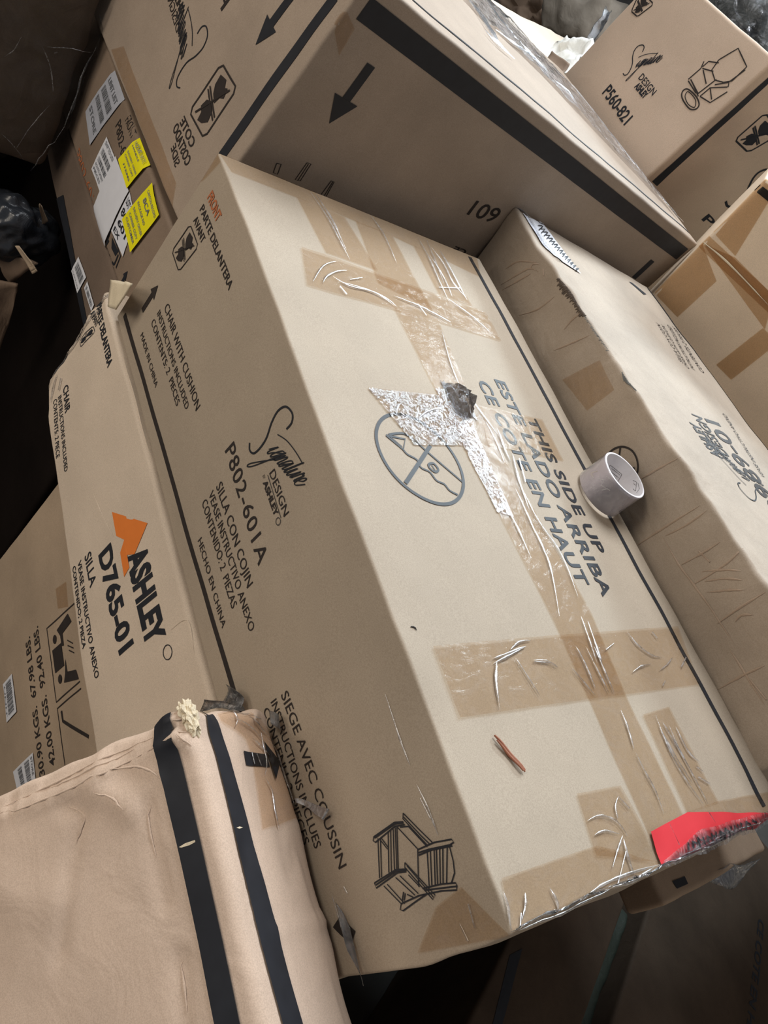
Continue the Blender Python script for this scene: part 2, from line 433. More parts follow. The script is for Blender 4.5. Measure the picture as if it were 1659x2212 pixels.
def signature(mb, B, f, p0, p1, pu, w=.0019, hs=1.0):
    """script logo: p0 foot of the big initial, p1 a word length along, pu towards up"""
    a, b, c = B.px(f, p0), B.px(f, p1), B.px(f, pu); ux = b - a; uy = c - a
    uy = (uy - ux * (uy.dot(ux) / ux.dot(ux))).normalized() * ux.length * hs
    for i, st in enumerate(SIG):
        ribbon(mb, B, f, [a + ux * x + uy * y for x, y in st], w * (1.5 if i == 0 else 1), off=.0008)
def nocut(mb, B, f, q, w=.002):
    """rounded frame with a crossed-out knife: q = four frame corners"""
    P = [B.px(f, p) for p in q]
    L = lambda u, v: P[0].lerp(P[1], u).lerp(P[3].lerp(P[2], u), v)
    e = .1
    ribbon(mb, B, f, [L(e, 0), L(1 - e, 0), L(1, e), L(1, 1 - e), L(1 - e, 1), L(e, 1), L(0, 1 - e), L(0, e)], w, closed=True, smooth=False)
    for blob in ([(.22, .12), (.5, .08), (.62, .18), (.72, .14), (.8, .3), (.66, .36), (.6, .5), (.38, .42), (.25, .3)],
                 [(.3, .58), (.48, .52), (.7, .6), (.78, .78), (.6, .9), (.42, .94), (.38, .8), (.24, .74)]):
        poly(mb, B, f, [L(*p) for p in blob])
    for a, b in (((.12, .40), (.9, .62)), ((.12, .46), (.9, .68)), ((.82, .12), (.2, .9))):
        ribbon(mb, B, f, [L(*a), L(*b)], w * .9, smooth=False, off=.0012)
def stripe(mb, B, f, a, b, w, off=.0008):
    """printed stripe of width w (metres) along a-b"""
    ribbon(mb, B, f, [a, b], w, smooth=False, off=off)

def box_thing(body, label, cat='cardboard box', name='cardboard_box', group=None):
    lo = sum((body.c[i][j][0] for i in (0, 1) for j in (0, 1)), Vector()) / 4
    return thing(name, label, cat, lo, group)

# ------------------------------------------------------------------ the room
def plane_box(name, x0, x1, y0, y1, z0, z1, mat):
    b = MB(); c = slab(x0, x1, y0, y1, z0, z1)
    vs = [c[i][j][k] for i in (0, 1) for j in (0, 1) for k in (0, 1)]
    b.add(vs, [(0, 1, 3, 2), (4, 6, 7, 5), (0, 4, 5, 1), (2, 3, 7, 6), (0, 2, 6, 4), (1, 5, 7, 3)])
    o = b.build(name, mat, None, False); o['kind'] = 'structure'; return o
CONCRETE = card('concrete', (.07, .066, .06), .3, .1)
WALLM = card('painted_wall', (.20, .20, .20), .15, .05)
plane_box('floor', -4, 5, -4, 6, -1.35, -1.25, CONCRETE)
plane_box('wall_back', -4, 5, 6, 6.1, -1.25, 2.9, WALLM)
plane_box('wall_left', -4.1, -4, -4, 6.1, -1.25, 2.9, WALLM)

rnd = random.Random(4)
# ------------------------------------------------------------------ the big central carton
def crush_end(u, w):
    if u[0] > .94:
        t = (u[0] - .94) / .06
        w = w + Vector((.009 * math.sin(math.pi * min(1, max(0, 1 - u[2])) ** .7) * (1 if u[0] > .985 else 0), 0, 0)) + Vector((0, 0, 0.003)) * noise.noise(w * 30) * t
        w = w + noise.noise_vector(w * 22) * .004 * t
    if u[2] > .97 and u[1] < .03:
        w = w + Vector((0, .002, -.002)) * noise.noise(Vector((w.x * 14, 3, 1))) * 1.5
    return w
tA, tB, tC, tD = [at(p, Z, 0) for p in ((471, 328), (1037, 558), (1694, 1752), (1106, 2016))]
bD = at((784, 2120), Y, tD.y); bD = tD + (bD - tD) * (.307 / -(bD - tD).z)
bD.x -= .016; bA = Vector((.002, tA.y, -.307)); bC = Vector((tC.x - .02, tC.y, -.307)); bB = Vector((tB.x, tB.y, -.307))
M = Body([[[bA, tA], [bB, tB]], [[bD, tD], [bC, tC]]], r=.003, cell=.012, amp=.0010, bulge=.004, seed=1, deform=crush_end)
t_M = box_thing(M, 'big kraft carton in the middle, top crossed by brown tape, side reading P802-601A')
M.build('carton_body', KRAFT, t_M)

ink = MB()
F = 'y-'
def T(s, a, b, c, bold=0, mb=None, B=None, f=None, **k): text(mb or ink, B or M, f or F, s, a, b, c, bold, **k)
T('PARTE DELANTERA', C0(1070, 712), C0(1365, 1515), C0(1112, 648), .012)
T('AVANT', C0(1005, 818), C0(1088, 1050), C0(1045, 755), .012)
T('CHAIR WITH CUSHION', C0(722, 1690), A3(1268, 562), C0(765, 1625))
T('INSTRUCTIONS INCLUDED', C0(650, 1748), A3(1202, 556), C0(684, 1700))
T('CONTENTS: 2  PIECES', C0(592, 1836), A3(1142, 532), C0(628, 1785))
T('MADE IN CHINA', A3(905, 78), A3(1003, 412), A3(922, 48))
T('DESIGN', B0(246, 896), B0(332, 1155), B0(276, 862))
T('ASHLEY', B0(210, 950), B0(280, 1155), B0(232, 928), .035)
T('BY', B0(208, 912), B0(214, 930), B0(220, 903))
T('P802-601A', B0(-20, 762), B0(185, 1448), B0(38, 712), .004, space=1.1)
T('SILLA CON COJIN', A3(1405, 1045), B0(115, 1580), A3(1442, 1002))
T('VEASE INSTRUCTIVO ANEXO', A3(1355, 1095), B0(125, 1842), A3(1387, 1058))
T('CONTENIDO: 2  PIEZAS', A3(1310, 1148), A3(1505, 1825), A3(1342, 1110))
T('HECHO EN CHINA', A3(1283, 1390), A3(1437, 1948), A3(1310, 1362))
T('SIEGE AVEC COUSSIN', B3(305, 275), B3(640, 1300), B3(342, 232))
T('INSTRUCTIONS INCLUES', B3(243, 318), B3(497, 1180), B3(275, 280))
T('CONTENU: 2  PIECES', B3(196, 365), B3(430, 1160), B3(226, 328))
ink.build('printed_lettering', INKB, t_M, False)
r_ = MB(); T('FRONT', C0(1145, 590), C0(1238, 838), C0(1200, 520), .03, mb=r_); r_.build('printed_front_word', RUST, t_M, False, 'faded orange word FRONT')
lg = MB()
for st in sig_strokes(): ribbon(lg, M, F, st, .0024 if len(st) == 11 else .0013)
ribbon(lg, M, F, [B0(238, 905), B0(316, 1160)], .0008, smooth=False)
# registered mark
c_ = M.px(F, B0(300, 1180)); ribbon(lg, M, F, [c_ + Vector((math.cos(a * .785) * .004, 0, math.sin(a * .785) * .004)) for a in range(8)], .0008, closed=True)
lg.build('printed_logo', INK, t_M, False)
sy = MB(); nocut(sy, M, F, [C0(975, 850), C0(1055, 1070), C0(865, 1325), C0(795, 1120)], .0016); sy.build('printed_symbol', INKB, t_M, False)
ar = MB(); arrow(ar, M, F, C0(503, 1712), C0(660, 1460), .17, .42, .36)
poly(ar, M, F, [B3(640, 1580), B3(690, 1620), B3(738, 1662), B3(712, 1738), B3(650, 1690), B3(600, 1640)])
ar.build('printed_arrow', INKB, t_M, False)
st_ = MB(); stripe(st_, M, F, A3(800, -60), B3(60, 380), .0085); st_.build('printed_stripe', INKB, t_M, False)
# chair line drawing
ch = MB()
for pl in ([(1020, 968), (1110, 1060), (1190, 1140)], [(1020, 968), (1018, 1000), (1160, 1155)], [(1022, 990), (1120, 1095), (1175, 1150)],
           [(968, 1022), (1020, 1018)], [(968, 1022), (845, 1108), (842, 1130), (855, 1140), (970, 1045), (1030, 1035)], [(850, 1115), (968, 1032), (1022, 1025)],
           [(985, 1050), (1105, 1178)], [(1000, 1050), (1050, 1045), (1160, 1165)], [(870, 1115), (880, 1350)], [(885, 1112), (892, 1345)], [(893, 1118), (932, 1170)], [(888, 1130), (928, 1180)],
           [(930, 1075), (935, 1318)], [(945, 1065), (950, 1312)], [(960, 1060), (968, 1305)], [(972, 1050), (982, 1300)], [(982, 1045), (990, 1295)],
           [(1105, 1178), (1108, 1400)], [(1105, 1182), (1200, 1140), (1300, 1122), (1312, 1140), (1290, 1155), (1170, 1180), (1108, 1200)], [(1110, 1215), (1180, 1185), (1305, 1160)],
           [(1160, 1190), (1170, 1395)], [(1178, 1185), (1186, 1392)], [(1200, 1182), (1206, 1390)], [(1213, 1180), (1220, 1388)], [(1232, 1178), (1236, 1386)], [(1250, 1175), (1252, 1384)], [(1275, 1168), (1272, 1382)], [(1288, 1162), (1310, 1250), (1318, 1320), (1300, 1380)],
           [(1130, 1410), (1240, 1385), (1325, 1378), (1332, 1395), (1330, 1420), (1240, 1425), (1110, 1452), (1005, 1500), (998, 1535), (1015, 1542), (1100, 1480), (1160, 1440)], [(1140, 1420), (1330, 1398)],
           [(850, 1378), (975, 1300), (1040, 1295), (1035, 1312), (985, 1318), (860, 1408), (850, 1378)], [(858, 1390), (980, 1308), (1035, 1302)],
           [(1030, 1258), (1028, 1285), (1190, 1475), (1205, 1450), (1030, 1258)], [(1040, 1275), (1195, 1462)],
           [(905, 1395), (1005, 1500)], [(925, 1385), (1025, 1500)], [(975, 1345), (1085, 1450)], [(1000, 1335), (1105, 1440)], [(1050, 1330), (1115, 1400)], [(1020, 1430), (1012, 1480)], [(1030, 1438), (1022, 1482)], [(1040, 1445), (1075, 1462)]):
    ribbon(ch, M, F, [B3(*p) for p in pl], .0012, smooth=False)
ch.build('printed_chair_drawing', INK, t_M, False)

# top face
F = 'z+'; ink = MB()
T('THIS SIDE UP', B1(203, 562), B1(622, 1372), B1(262, 576), .022, space=1.05)
T('ESTE LADO ARRIBA', B1(8, 340), B1(660, 1640), B1(72, 356), .022, space=1.05)
T('CE COTE EN HAUT', B0(1452, 345), B1(508, 1570), B0(1520, 362), .022, space=1.05)
ink.build('printed_lettering', INK, t_M, False)
kn = MB(); c_ = M.px(F, B0(1120, 812)); rad = .5 * (M.px(F, B0(875, 640)) - M.px(F, B0(1382, 985))).length
ribbon(kn, M, F, [c_ + Vector((math.cos(a * math.pi / 16) * rad, math.sin(a * math.pi / 16) * rad, 0)) for a in range(32)], .0042, closed=True)
ribbon(kn, M, F, [B0(1030, 960), B0(1175, 738)], .005, smooth=False)
ribbon(kn, M, F, [B0(1060, 690), B0(1372, 965)], .0026, smooth=False)
ribbon(kn, M, F, [B0(1015, 762), B0(1040, 790), B0(1095, 822), B0(1120, 868), B0(1172, 895), B0(1212, 945), B0(1258, 968), B0(1290, 1005), B0(1338, 1032)], .0026)
ribbon(kn, M, F, [B0(915, 674), B0(1015, 762), B0(1025, 700), B0(915, 674)], .003, smooth=False)
ribbon(kn, M, F, [B0(935, 680), B0(1008, 745)], .0016, smooth=False); ribbon(kn, M, F, [B0(930, 670), B0(1010, 665), B0(1060, 690)], .003)
ribbon(kn, M, F, [B0(1165, 850), B0(1195, 845), B0(1222, 880), B0(1205, 895), B0(1175, 875)], .003, closed=True); ribbon(kn, M, F, [B0(1182, 852), B0(1205, 888)], .0016, smooth=False)
kn.build('printed_knife_symbol', INK, t_M, False)
st_ = MB(); stripe(st_, M, F, A1(1424, 1535), B4(1612, 930), .0082); st_.build('printed_stripe', INK, t_M, False)

def tape(q, parent=t_M, B=M, f='z+', mat=TAPE, name='packing_tape', **k):
    b = MB(); sheet(b, B, f, q, **k); return b.build(name, mat, parent)
b = MB(); band(b, M, F, [(473, 331), (640, 398), (1030, 556)], [A1(0, 1030), A1(390, 1180), A1(680, 1295), A1(960, 1415), A1(1270, 1555), A1(1490, 1660)], off=.0010); b.build('edge_tape', TAPE, t_M)
tape([A1(390, 1178), A1(675, 1297), A1(868, 1622), A1(560, 1518)], off=.0012)
tape([A1(742, 1318), A1(960, 1415), A1(1190, 1860), A1(870, 1700)], off=.0012)
tape([A1(1085, 1470), A1(1270, 1556), A1(1435, 1835), A1(1232, 1762)], off=.0012)
tape([A1(412, 1482), A1(1512, 1872), A1(1602, 2046), A1(445, 1712)], off=.0016, wob=.0008, ragged=.012, mat=TAPE)
tape([A1(960, 1850), A1(1232, 1945), (938, 845), (1003, 845)][0:2] + [(1004, 850), (936, 850)], off=.0010, wob=.0005)
tape([(936, 850), (1004, 850), (1176, 1155), (1091, 1155)], off=.0010, wob=.0004)
tape([(934, 846), (978, 838), (1102, 1122), (1066, 1112)], off=.0017, mat=TAPE_SHINE, ragged=.02, name='rippled_tape')  # extra glossy strip laid over the seam tape to make its highlight
tape([(1091, 1155), (1176, 1155), (1273, 1332), (1193, 1353)], off=.0010, wob=.0004)
tape([(1193, 1353), (1273, 1332), (1346, 1497), (1266, 1510)], off=.0010)
tape([(1266, 1510), (1346, 1497), (1474, 1760), (1424, 1862)], off=.0010)
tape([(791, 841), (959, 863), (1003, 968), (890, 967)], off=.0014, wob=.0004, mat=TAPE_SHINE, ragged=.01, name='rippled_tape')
tape([(1028, 881), (1168, 909), (1215, 998), (1048, 968)], off=.0016)
tape([(932, 1398), (1462, 1355), (1508, 1480), (990, 1552)], off=.0018, wob=.0008, ragged=.01)
tape([(1385, 1545), (1442, 1528), (1550, 1734), (1483, 1756)], off=.0013, wob=.0006)
tape([(1242, 1716), (1335, 1699), (1425, 1862), (1284, 1850)], off=.0015, wob=.0006, ragged=.02)
b = MB(); band(b, M, F, [B4(52, 1358), B4(612, 1165), B4(1000, 1262), B4(1150, 968), B4(1340, 900), B4(1640, 845)], [(1108, 2016), (1284, 1936), (1431, 1869), (1500, 1838), (1570, 1807), (1690, 1753)], off=.0012, wob=.0008); b.build('edge_tape', TAPE, t_M)
# red label folded over the near edge
b = MB(); band(b, M, F, [B4(925, 1085), B4(1150, 968), B4(1632, 972), B4(1700, 985)], [B4(1000, 1272), B4(1150, 1215), B4(1560, 1065), B4(1700, 1000)], off=.0022, cell=.01, wob=.0006)
lab = b.build('red_label', RED, t_M, True, 'red paper label under clear tape')
b = MB()
for i in range(15):
    x = 1150 + i * 27; y = 1120 + 50 - i * 9.2; h = 38 + 22 * rnd.random()
    ribbon(b, M, F, [B4(x, y - h * .55), B4(x + 6 + 10 * rnd.random(), y + h * .5)], .0022 + .002 * rnd.random(), smooth=False, off=.0036)
    if i % 3: ribbon(b, M, F, [B4(x, y - h * .4), B4(x + 22, y - h * .2)], .002, smooth=False, off=.0036)
b.build('label_print', INK, lab, False)
b = MB(); band(b, M, F, [B4(1000, 1262), B4(1200, 1080), B4(1632, 960), B4(1720, 950)], [B4(1010, 1290), B4(1180, 1215), B4(1560, 1085), B4(1720, 1010)], off=.0042, cell=.008, wob=.003, seed=5); b.build('clear_tape', CLEAR, t_M)
b = MB(); band(b, M, 'x+', [(1108, 2020), (1284, 1940), (1431, 1873), (1500, 1842), (1690, 1757)], [(1090, 2060), (1284, 1985), (1440, 1915), (1520, 1880), (1710, 1795)], off=.003, wob=.004, cell=.008); b.build('crinkled_end_tape', CLEAR, t_M)
# creases of the film
b = MB()
C_ = [
 [A1(470, 1150), A1(560, 1290), A1(640, 1440), A1(700, 1560)], [A1(500, 1160), A1(600, 1330), A1(680, 1500)], [A1(830, 1290), A1(900, 1400), A1(980, 1580)],
 [A1(480, 1690), A1(520, 1620), A1(560, 1585), A1(620, 1570)], [A1(540, 1700), A1(560, 1660), A1(620, 1630), A1(680, 1625)], [A1(600, 1660), A1(700, 1720), A1(840, 1760), A1(960, 1840)],
 [A1(640, 1690), A1(760, 1730), A1(900, 1790), A1(980, 1850)], [A1(640, 1720), A1(680, 1770)], [A1(700, 1680), A1(770, 1670)], [A1(960, 1780), A1(1100, 1840), A1(1200, 1890), A1(1295, 1935)],
 [A1(1100, 1830), A1(1150, 1900)], [A1(1280, 1790), A1(1360, 1850), A1(1440, 1910), A1(1550, 2010)], [A1(1230, 1725), A1(1360, 1728)], [A1(1110, 1420), A1(1180, 1560), A1(1240, 1700), A1(1290, 1810)],
 [A1(1160, 1430), A1(1210, 1560), A1(1260, 1690)], [A1(1190, 1480), A1(1260, 1580), A1(1320, 1700), A1(1390, 1780)], [A1(1240, 1500), A1(1300, 1610), A1(1400, 1800)], [A1(1180, 1530), A1(1260, 1660), A1(1310, 1780)],
 [B0(970, 560), B0(975, 510), B0(1000, 488)], [B0(1100, 580), B0(1150, 540), B0(1230, 520)], [B0(1240, 50), B0(1290, 250), B0(1350, 400)],
 [B0(1500, 600), B0(1560, 720), B0(1610, 840)], [B0(1390, 430), B0(1480, 560), B0(1590, 700)],
 [B1(20, 640), B1(60, 760), B1(100, 840)], [B1(110, 790), B1(150, 950), B1(210, 1120)], [B1(150, 820), B1(190, 960)], [B1(130, 1000), B1(220, 1200), B1(330, 1450), B1(390, 1760)], [B1(160, 980), B1(260, 1180), B1(400, 1390), B1(500, 1640)],
 [B1(40, 1050), B1(140, 1240), B1(220, 1420)], [B1(520, 1760), B1(570, 1900), B1(620, 2040)], [B1(560, 1790), B1(620, 1960), B1(650, 2050)],
 [B1(100, 1960), B1(150, 1915), B1(220, 1905)], [B1(0, 2010), B1(100, 1975), B1(190, 1940)], [B1(800, 1850), B1(860, 1930), B1(950, 1990), B1(1010, 2000)], [B1(950, 1850), B1(985, 1890)], [B1(670, 1960), B1(720, 1920)], [B1(240, 2030), B1(330, 2040)],
 [B4(20, 90), B4(15, 200), B4(40, 360)], [B4(0, 100), B4(100, 50), B4(190, 0)], [B4(130, 70), B4(200, 180), B4(270, 290)], [B4(235, 80), B4(310, 90), B4(375, 125)], [B4(460, 130), B4(520, 200), B4(600, 290)],
 [B4(480, 0), B4(540, 110), B4(600, 250)], [B4(540, 0), B4(610, 140), B4(680, 275)], [B4(590, 0), B4(650, 140), B4(710, 270)], [B4(820, 150), B4(870, 115), B4(930, 100)], [B4(980, 140), B4(1030, 100), B4(1060, 60)], [B4(1000, 230), B4(1015, 200)], [B4(1140, 60), B4(1110, 120)],
 [B4(750, 370), B4(790, 470), B4(830, 600)], [B4(840, 620), B4(900, 740), B4(960, 850), B4(1010, 980)],
 [B4(960, 400), B4(1040, 600), B4(1140, 780), B4(1240, 920)], [B4(1040, 460), B4(1100, 600), B4(1190, 770), B4(1270, 920)], [B4(980, 470), B4(1080, 650), B4(1180, 800)], [B4(1000, 440), B4(1060, 540), B4(1150, 690)], [B4(1080, 470), B4(1150, 610), B4(1215, 670)], [B4(1200, 700), B4(1240, 730)], [B4(1210, 760), B4(1275, 800)],
 [B4(560, 1020), B4(630, 990), B4(720, 1020), B4(790, 1110)], [B4(600, 1105), B4(660, 1080), B4(740, 1100)], [B4(735, 880), B4(720, 940), B4(735, 1010)], [B4(735, 880), B4(800, 950)], [B4(760, 1110), B4(730, 1200), B4(705, 1295)], [B4(765, 1130), B4(790, 1230), B4(835, 1340)], [B4(780, 1200), B4(740, 1390)],
 [B4(60, 1440), B4(90, 1530), B4(120, 1660)], [B4(200, 1440), B4(205, 1510), B4(185, 1600)], [B4(180, 1560), B4(170, 1650)], [B4(340, 1410), B4(380, 1500), B4(385, 1560)], [B4(160, 1660), B4(280, 1650), B4(420, 1580), B4(560, 1510), B4(700, 1410)], [B4(540, 1480), B4(640, 1400), B4(800, 1330), B4(1000, 1272)], [B4(700, 1410), B4(850, 1360), B4(960, 1290)],
 [B4(1000, 1290), B4(1150, 1230), B4(1260, 1170), B4(1400, 1110), B4(1600, 1050)], [B4(1130, 1240), B4(1230, 1160), B4(1330, 1100), B4(1440, 1075)], [B4(1200, 1180), B4(1215, 1110)], [B4(1300, 1160), B4(1420, 1120)], [B4(1270, 970), B4(1310, 1030)], [B4(1040, 1040), B4(1100, 1160)],
]
for i, P in enumerate(C_): ridge(b, M, 'z+', P, .0011 + .0006 * rnd.random(), .0018)
b.build('tape_crease', CREASE, t_M, True, 'white glinting creases in the tape')
# torn clear plastic knot on the seam tape
b = MB()
cc = M.px('z+', (985, 872))
vs = []; fs = []
for i in range(13):
    for j in range(13):
        u, v = i / 12 - .5, j / 12 - .5
        p = cc + Vector((u * .055 + .01 * noise.noise(Vector((u * 9, v * 9, 1))), v * .04, 0)); h = .016 * max(0, 1 - (u * u + v * v) * 4.4) * (1 + .9 * noise.noise(Vector((u * 14, v * 14, 7))))
        vs.append(M.snap(p, .0018 + max(0, h)))
for i in range(12):
    for j in range(12): fs.append((i * 13 + j, (i + 1) * 13 + j, (i + 1) * 13 + j + 1, i * 13 + j + 1))
b.add(vs, fs); b.build('film_tuft', film('grey_film', (.45, .43, .42), gloss=.35, rough=.12, milk=.1, bump=1, scale=(90, 90, 90)), t_M, False, 'torn grey tuft of plastic')
# tape over the far front corner and near end of the front face
tape([C0(1240, 140), C0(1020, 470), C0(1120, 400), C0(1275, 230)], f='y-', off=.0012)
tape([B3(1360, 1400), B3(1640, 1690), B3(1100, 1790), B3(1210, 1520)], f='y-', off=.0014, wob=.0006)
b = MB()
for P in ([B3(1400, 1500), B3(1440, 1640)], [B3(910, 270), B3(1000, 540), B3(1060, 690)], [B3(1100, 800), B3(1170, 950), B3(1225, 1100)], [B3(1120, 1180 - 300), B3(1180, 1000)], [B3(1350, 1620), B3(1400, 1720)], [B3(670, 1400), B3(690, 1440)], [B3(600, 1450), B3(650, 1620), B3(700, 1760)]): ridge(b, M, 'y-', P, .0010, .0012)
b.build('side_crease', CREASE, t_M, True)

# ------------------------------------------------------------------ upside-down carton standing behind its far end
v = lambda *a: Vector(a)
Qb = Body([[[v(-.6359, .0279, -.1871), v(-.6512, .0619, .2327)], [v(-.6692, 1.027, -.2694), v(-.6845, 1.0611, .1504)]],
           [[v(-.0366, .0495, -.1671), v(-.0519, .0835, .2527)], [v(-.0699, 1.0487, -.2494), v(-.0852, 1.0827, .1704)]]], r=.005, cell=.018, bulge=.006, seed=2)
t_Q = box_thing(Qb, 'tall upside-down carton behind the big one, navy stripe and arrow pointing down')
Qb.build('carton_body', KRAFT_GREY, t_Q)
s = MB(); stripe(s, Qb, 'x+', A1(790, 48), A2(1110, 1632), .030); stripe(s, Qb, 'y-', A1(-60, 940), A1(620, -20), .017)
stripe(s, Qb, 'z+', A1(1075, 0), A2(1185, 1520), .006); stripe(s, Qb, 'x+', A2(795, 1780), A2(920, 1670), .016)
s.build('printed_stripe', INK, t_Q, False)
s = MB(); arrow(s, Qb, 'x+', A1(832, 385), A1(578, 730), .155, .46, .42); arrow(s, Qb, 'y-', A1(400, -60), A1(157, 278), .16, .40, .40); s.build('printed_arrow', INK, t_Q, False)
s = MB()
text(s, Qb, 'x+', '601', A1(1610, 1240), A1(1455, 1185), A1(1570, 1325), .01)
text(s, Qb, 'x+', 'CE', A1(1400, 1480), A1(1330, 1455), A1(1385, 1510), .03)
text(s, Qb, 'y-', 'SIDE', A0(1120, 1075), A0(1095, 950), A0(1160, 1072), .01)
text(s, Qb, 'y-', 'COSTADO', A0(1190, 1070), A0(1110, 830), A0(1235, 1045), .02)
text(s, Qb, 'y-', 'COTE', A0(1225, 955), A0(1160, 790), A0(1265, 925), .02)
text(s, Qb, 'y-', 'ASHLEY', A0(1190, 130), A0(1130, -20), A0(1220, 110), .03)
text(s, Qb, 'y-', 'DESIGN', A0(1155, 225), A0(1095, 20), A0(1190, 190), 0)
text(s, Qb, 'y-', 'P8', A0(1440, 85), A0(1395, -40), A0(1520, 70), .02)
s.build('printed_lettering', INKB, t_Q, False)
s = MB(); signature(s, Qb, 'y-', A0(1180, 420), A0(1020, 110), A0(1300, 330), .0014, 1.0); s.build('printed_logo', INK, t_Q, False)
s = MB(); nocut(s, Qb, 'y-', [A0(1440, 415), A0(1530, 575), A0(1310, 890), A0(1225, 720)], .003); s.build('printed_symbol', INKB, t_Q, False)
s = MB()
for P in ([A1(265, 965), A1(292, 970), A1(270, 1030), A1(245, 1020), A1(265, 965)], [A1(445, 962), A1(470, 968), A1(405, 1070), A1(375, 1062), A1(445, 962)], [A1(455, 968), A1(390, 1068)], [A1(590, 1070), A1(608, 1075), A1(560, 1160), A1(530, 1150), A1(590, 1070)], [A1(600, 1075), A1(548, 1158)]):
    ribbon(s, Qb, 'x+', P, .0012, smooth=False)
s.build('printed_chair_drawing', INKB, t_Q, False)
s = MB(); band(s, Qb, 'z+', [D0(-400, -500), D0(100, 10), D0(500, 480), D0(1000, 1000), A2(1100, 1440)], [D0(-600, -400), D0(0, 250), D0(350, 560), D0(700, 900), A2(1000, 1330)], off=.003, wob=.004, cell=.014)
s.build('clear_wrap', CLEAR, t_Q)
s = MB()
for P in ([D0(100, 350), D0(300, 500), D0(480, 620), D0(640, 830)], [D0(240, 350), D0(370, 500), D0(500, 640), D0(650, 800)], [D0(0, 340), D0(120, 480), D0(290, 630)], [D0(700, 850), D0(820, 960), D0(900, 1060)], [D0(-100, 100), D0(60, 350), D0(160, 500)], [D0(690, 720), D0(780, 810)], [D0(780, 780), D0(900, 900), D0(1060, 1100)], [A2(400, 560), A2(560, 760), A2(720, 980), A2(880, 1170)], [A2(440, 560), A2(620, 790), A2(800, 1040)], [A1(1380, 0), A1(1460, 120), A1(1560, 270), A1(1659, 370)], [A1(1500, 0), A1(1600, 160), A1(1659, 230)]):
    ridge(s, Qb, 'z+', P, .0025, .004)
s.build('wrap_crease', CREASE, t_Q)
tape([A1(590, 60), A1(690, 70), A1(735, 170), A1(640, 330)], t_Q, Qb, 'x+', off=.001, name='packing_tape')
tape([A0(1095, 1330), A0(715, 320), A0(800, 300), A0(1125, 1170)], t_Q, Qb, 'y-', off=.001)

# ------------------------------------------------------------------ labelled carton under it
Rb = Body([[[v(-.66, .046, -.378), v(-.66, .046, -.200)], [v(-.66, .60, -.378), v(-.66, .60, -.250)]],
           [[v(-.012, .046, -.343), v(-.012, .046, -.178)], [v(-.012, .60, -.343), v(-.012, .60, -.230)]]], r=.006, cell=.02, bulge=.003, seed=3)
t_R = box_thing(Rb, 'dim brown carton plastered with yellow and white labels, under the upside-down one')
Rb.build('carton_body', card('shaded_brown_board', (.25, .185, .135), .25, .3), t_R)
def label(parent, B, f, q, mat, lines, bars=None, name='shipping_label', off=.0016, lbl=None, ink=GREYP, seed=0):
    b = MB(); sheet(b, B, f, q, off=off, cell=.012, wob=.0005, seed=seed); L = b.build(name, mat, parent, True, lbl)
    P = [B.px(f, p) for p in q]; g = lambda u, v_: P[0].lerp(P[1], u).lerp(P[3].lerp(P[2], u), v_)
    if lines:
        b = MB()
        for (u0, v0, u1, v1, s_) in lines:
            a, c_, d = g(u0, v1), g(u1, v1), g(u0, v0)
            vs, fs = glyphs(s_, .01); ux, uy = c_ - a, d - a
            n = B.plane(f)[1]; fl = ux.cross(uy).dot(n) < 0
            b.add([B.snap(a + ux * x + uy * y, off + .0012) for x, y in vs], [tuple(reversed(k)) if fl else k for k in fs])
        b.build('label_print', ink, L, False)
    if bars:
        b = MB()
        for u0, v0, u1, v1 in bars: barcode(b, B, f, [g(u0, v0), g(u1, v0), g(u1, v1), g(u0, v1)], seed=seed + 3, off=off + .0012)
        b.build('barcode', ink, L, False)
    return L
# white labels: q runs from the corner where the text starts, along the text, then away
label(t_R, Rb, 'y-', [A0(700, 882), A0(770, 1050), A0(650, 1228), A0(597, 1085)], WHITE, [(.1, .04, .9, .14, 'SHIP TO UNIT'), (.1, .7, .9, .78, 'ROUTE 24 BAY'), (.1, .84, .8, .92, 'PIECES')], [(.12, .25, .95, .42), (.12, .5, .9, .64)], seed=1, lbl='white barcode label on the left')
label(t_R, Rb, 'y-', [A0(845, 1235), A0(880, 1400), A0(795, 1645), A0(722, 1480)], WHITE, [(.1, .05, .6, .2, 'LOT 77'), (.1, .3, .75, .48, '8O2'), (.15, .55, .8, .7, '601'), (.1, .8, .5, .92, 'EX')], None, seed=2, off=.0012, ink=INK, lbl='white label with bold black figures')
label(t_R, Rb, 'y-', [A0(765, 1008), A0(845, 1230), A0(645, 1622), A0(572, 1395)], WHITE, None, None, seed=3, off=.0030, lbl='large blank white paper')
label(t_R, Rb, 'y-', [A0(895, 890), A0(962, 1055), A0(835, 1215), A0(785, 1030)], YELLOW, [(.1, .08, .9, .15, 'PACKAGE NOTE'), (.1, .2, .7, .27, 'HANDLE'), (.1, .45, .95, .52, 'DELIVERY ORDER'), (.1, .6, .9, .67, 'CARRIER COPY'), (.3, .78, .9, .85, 'ITEMS')], None, 'yellow_label', seed=4, off=.0040)
label(t_R, Rb, 'y-', [A0(985, 1180), A0(1035, 1380), A0(855, 1622), A0(805, 1410)], YELLOW, [(.1, .08, .95, .14, 'CARTON RECORD'), (.2, .2, .7, .3, '8CA'), (.1, .4, .8, .46, 'PACKAGE NO'), (.1, .55, .95, .61, 'DELIVERY ORDER'), (.1, .7, .9, .76, 'CARRIER COPY'), (.1, .82, .9, .88, 'CUSTOMER')], None, 'yellow_label', seed=5, off=.0040, lbl='lower yellow label')
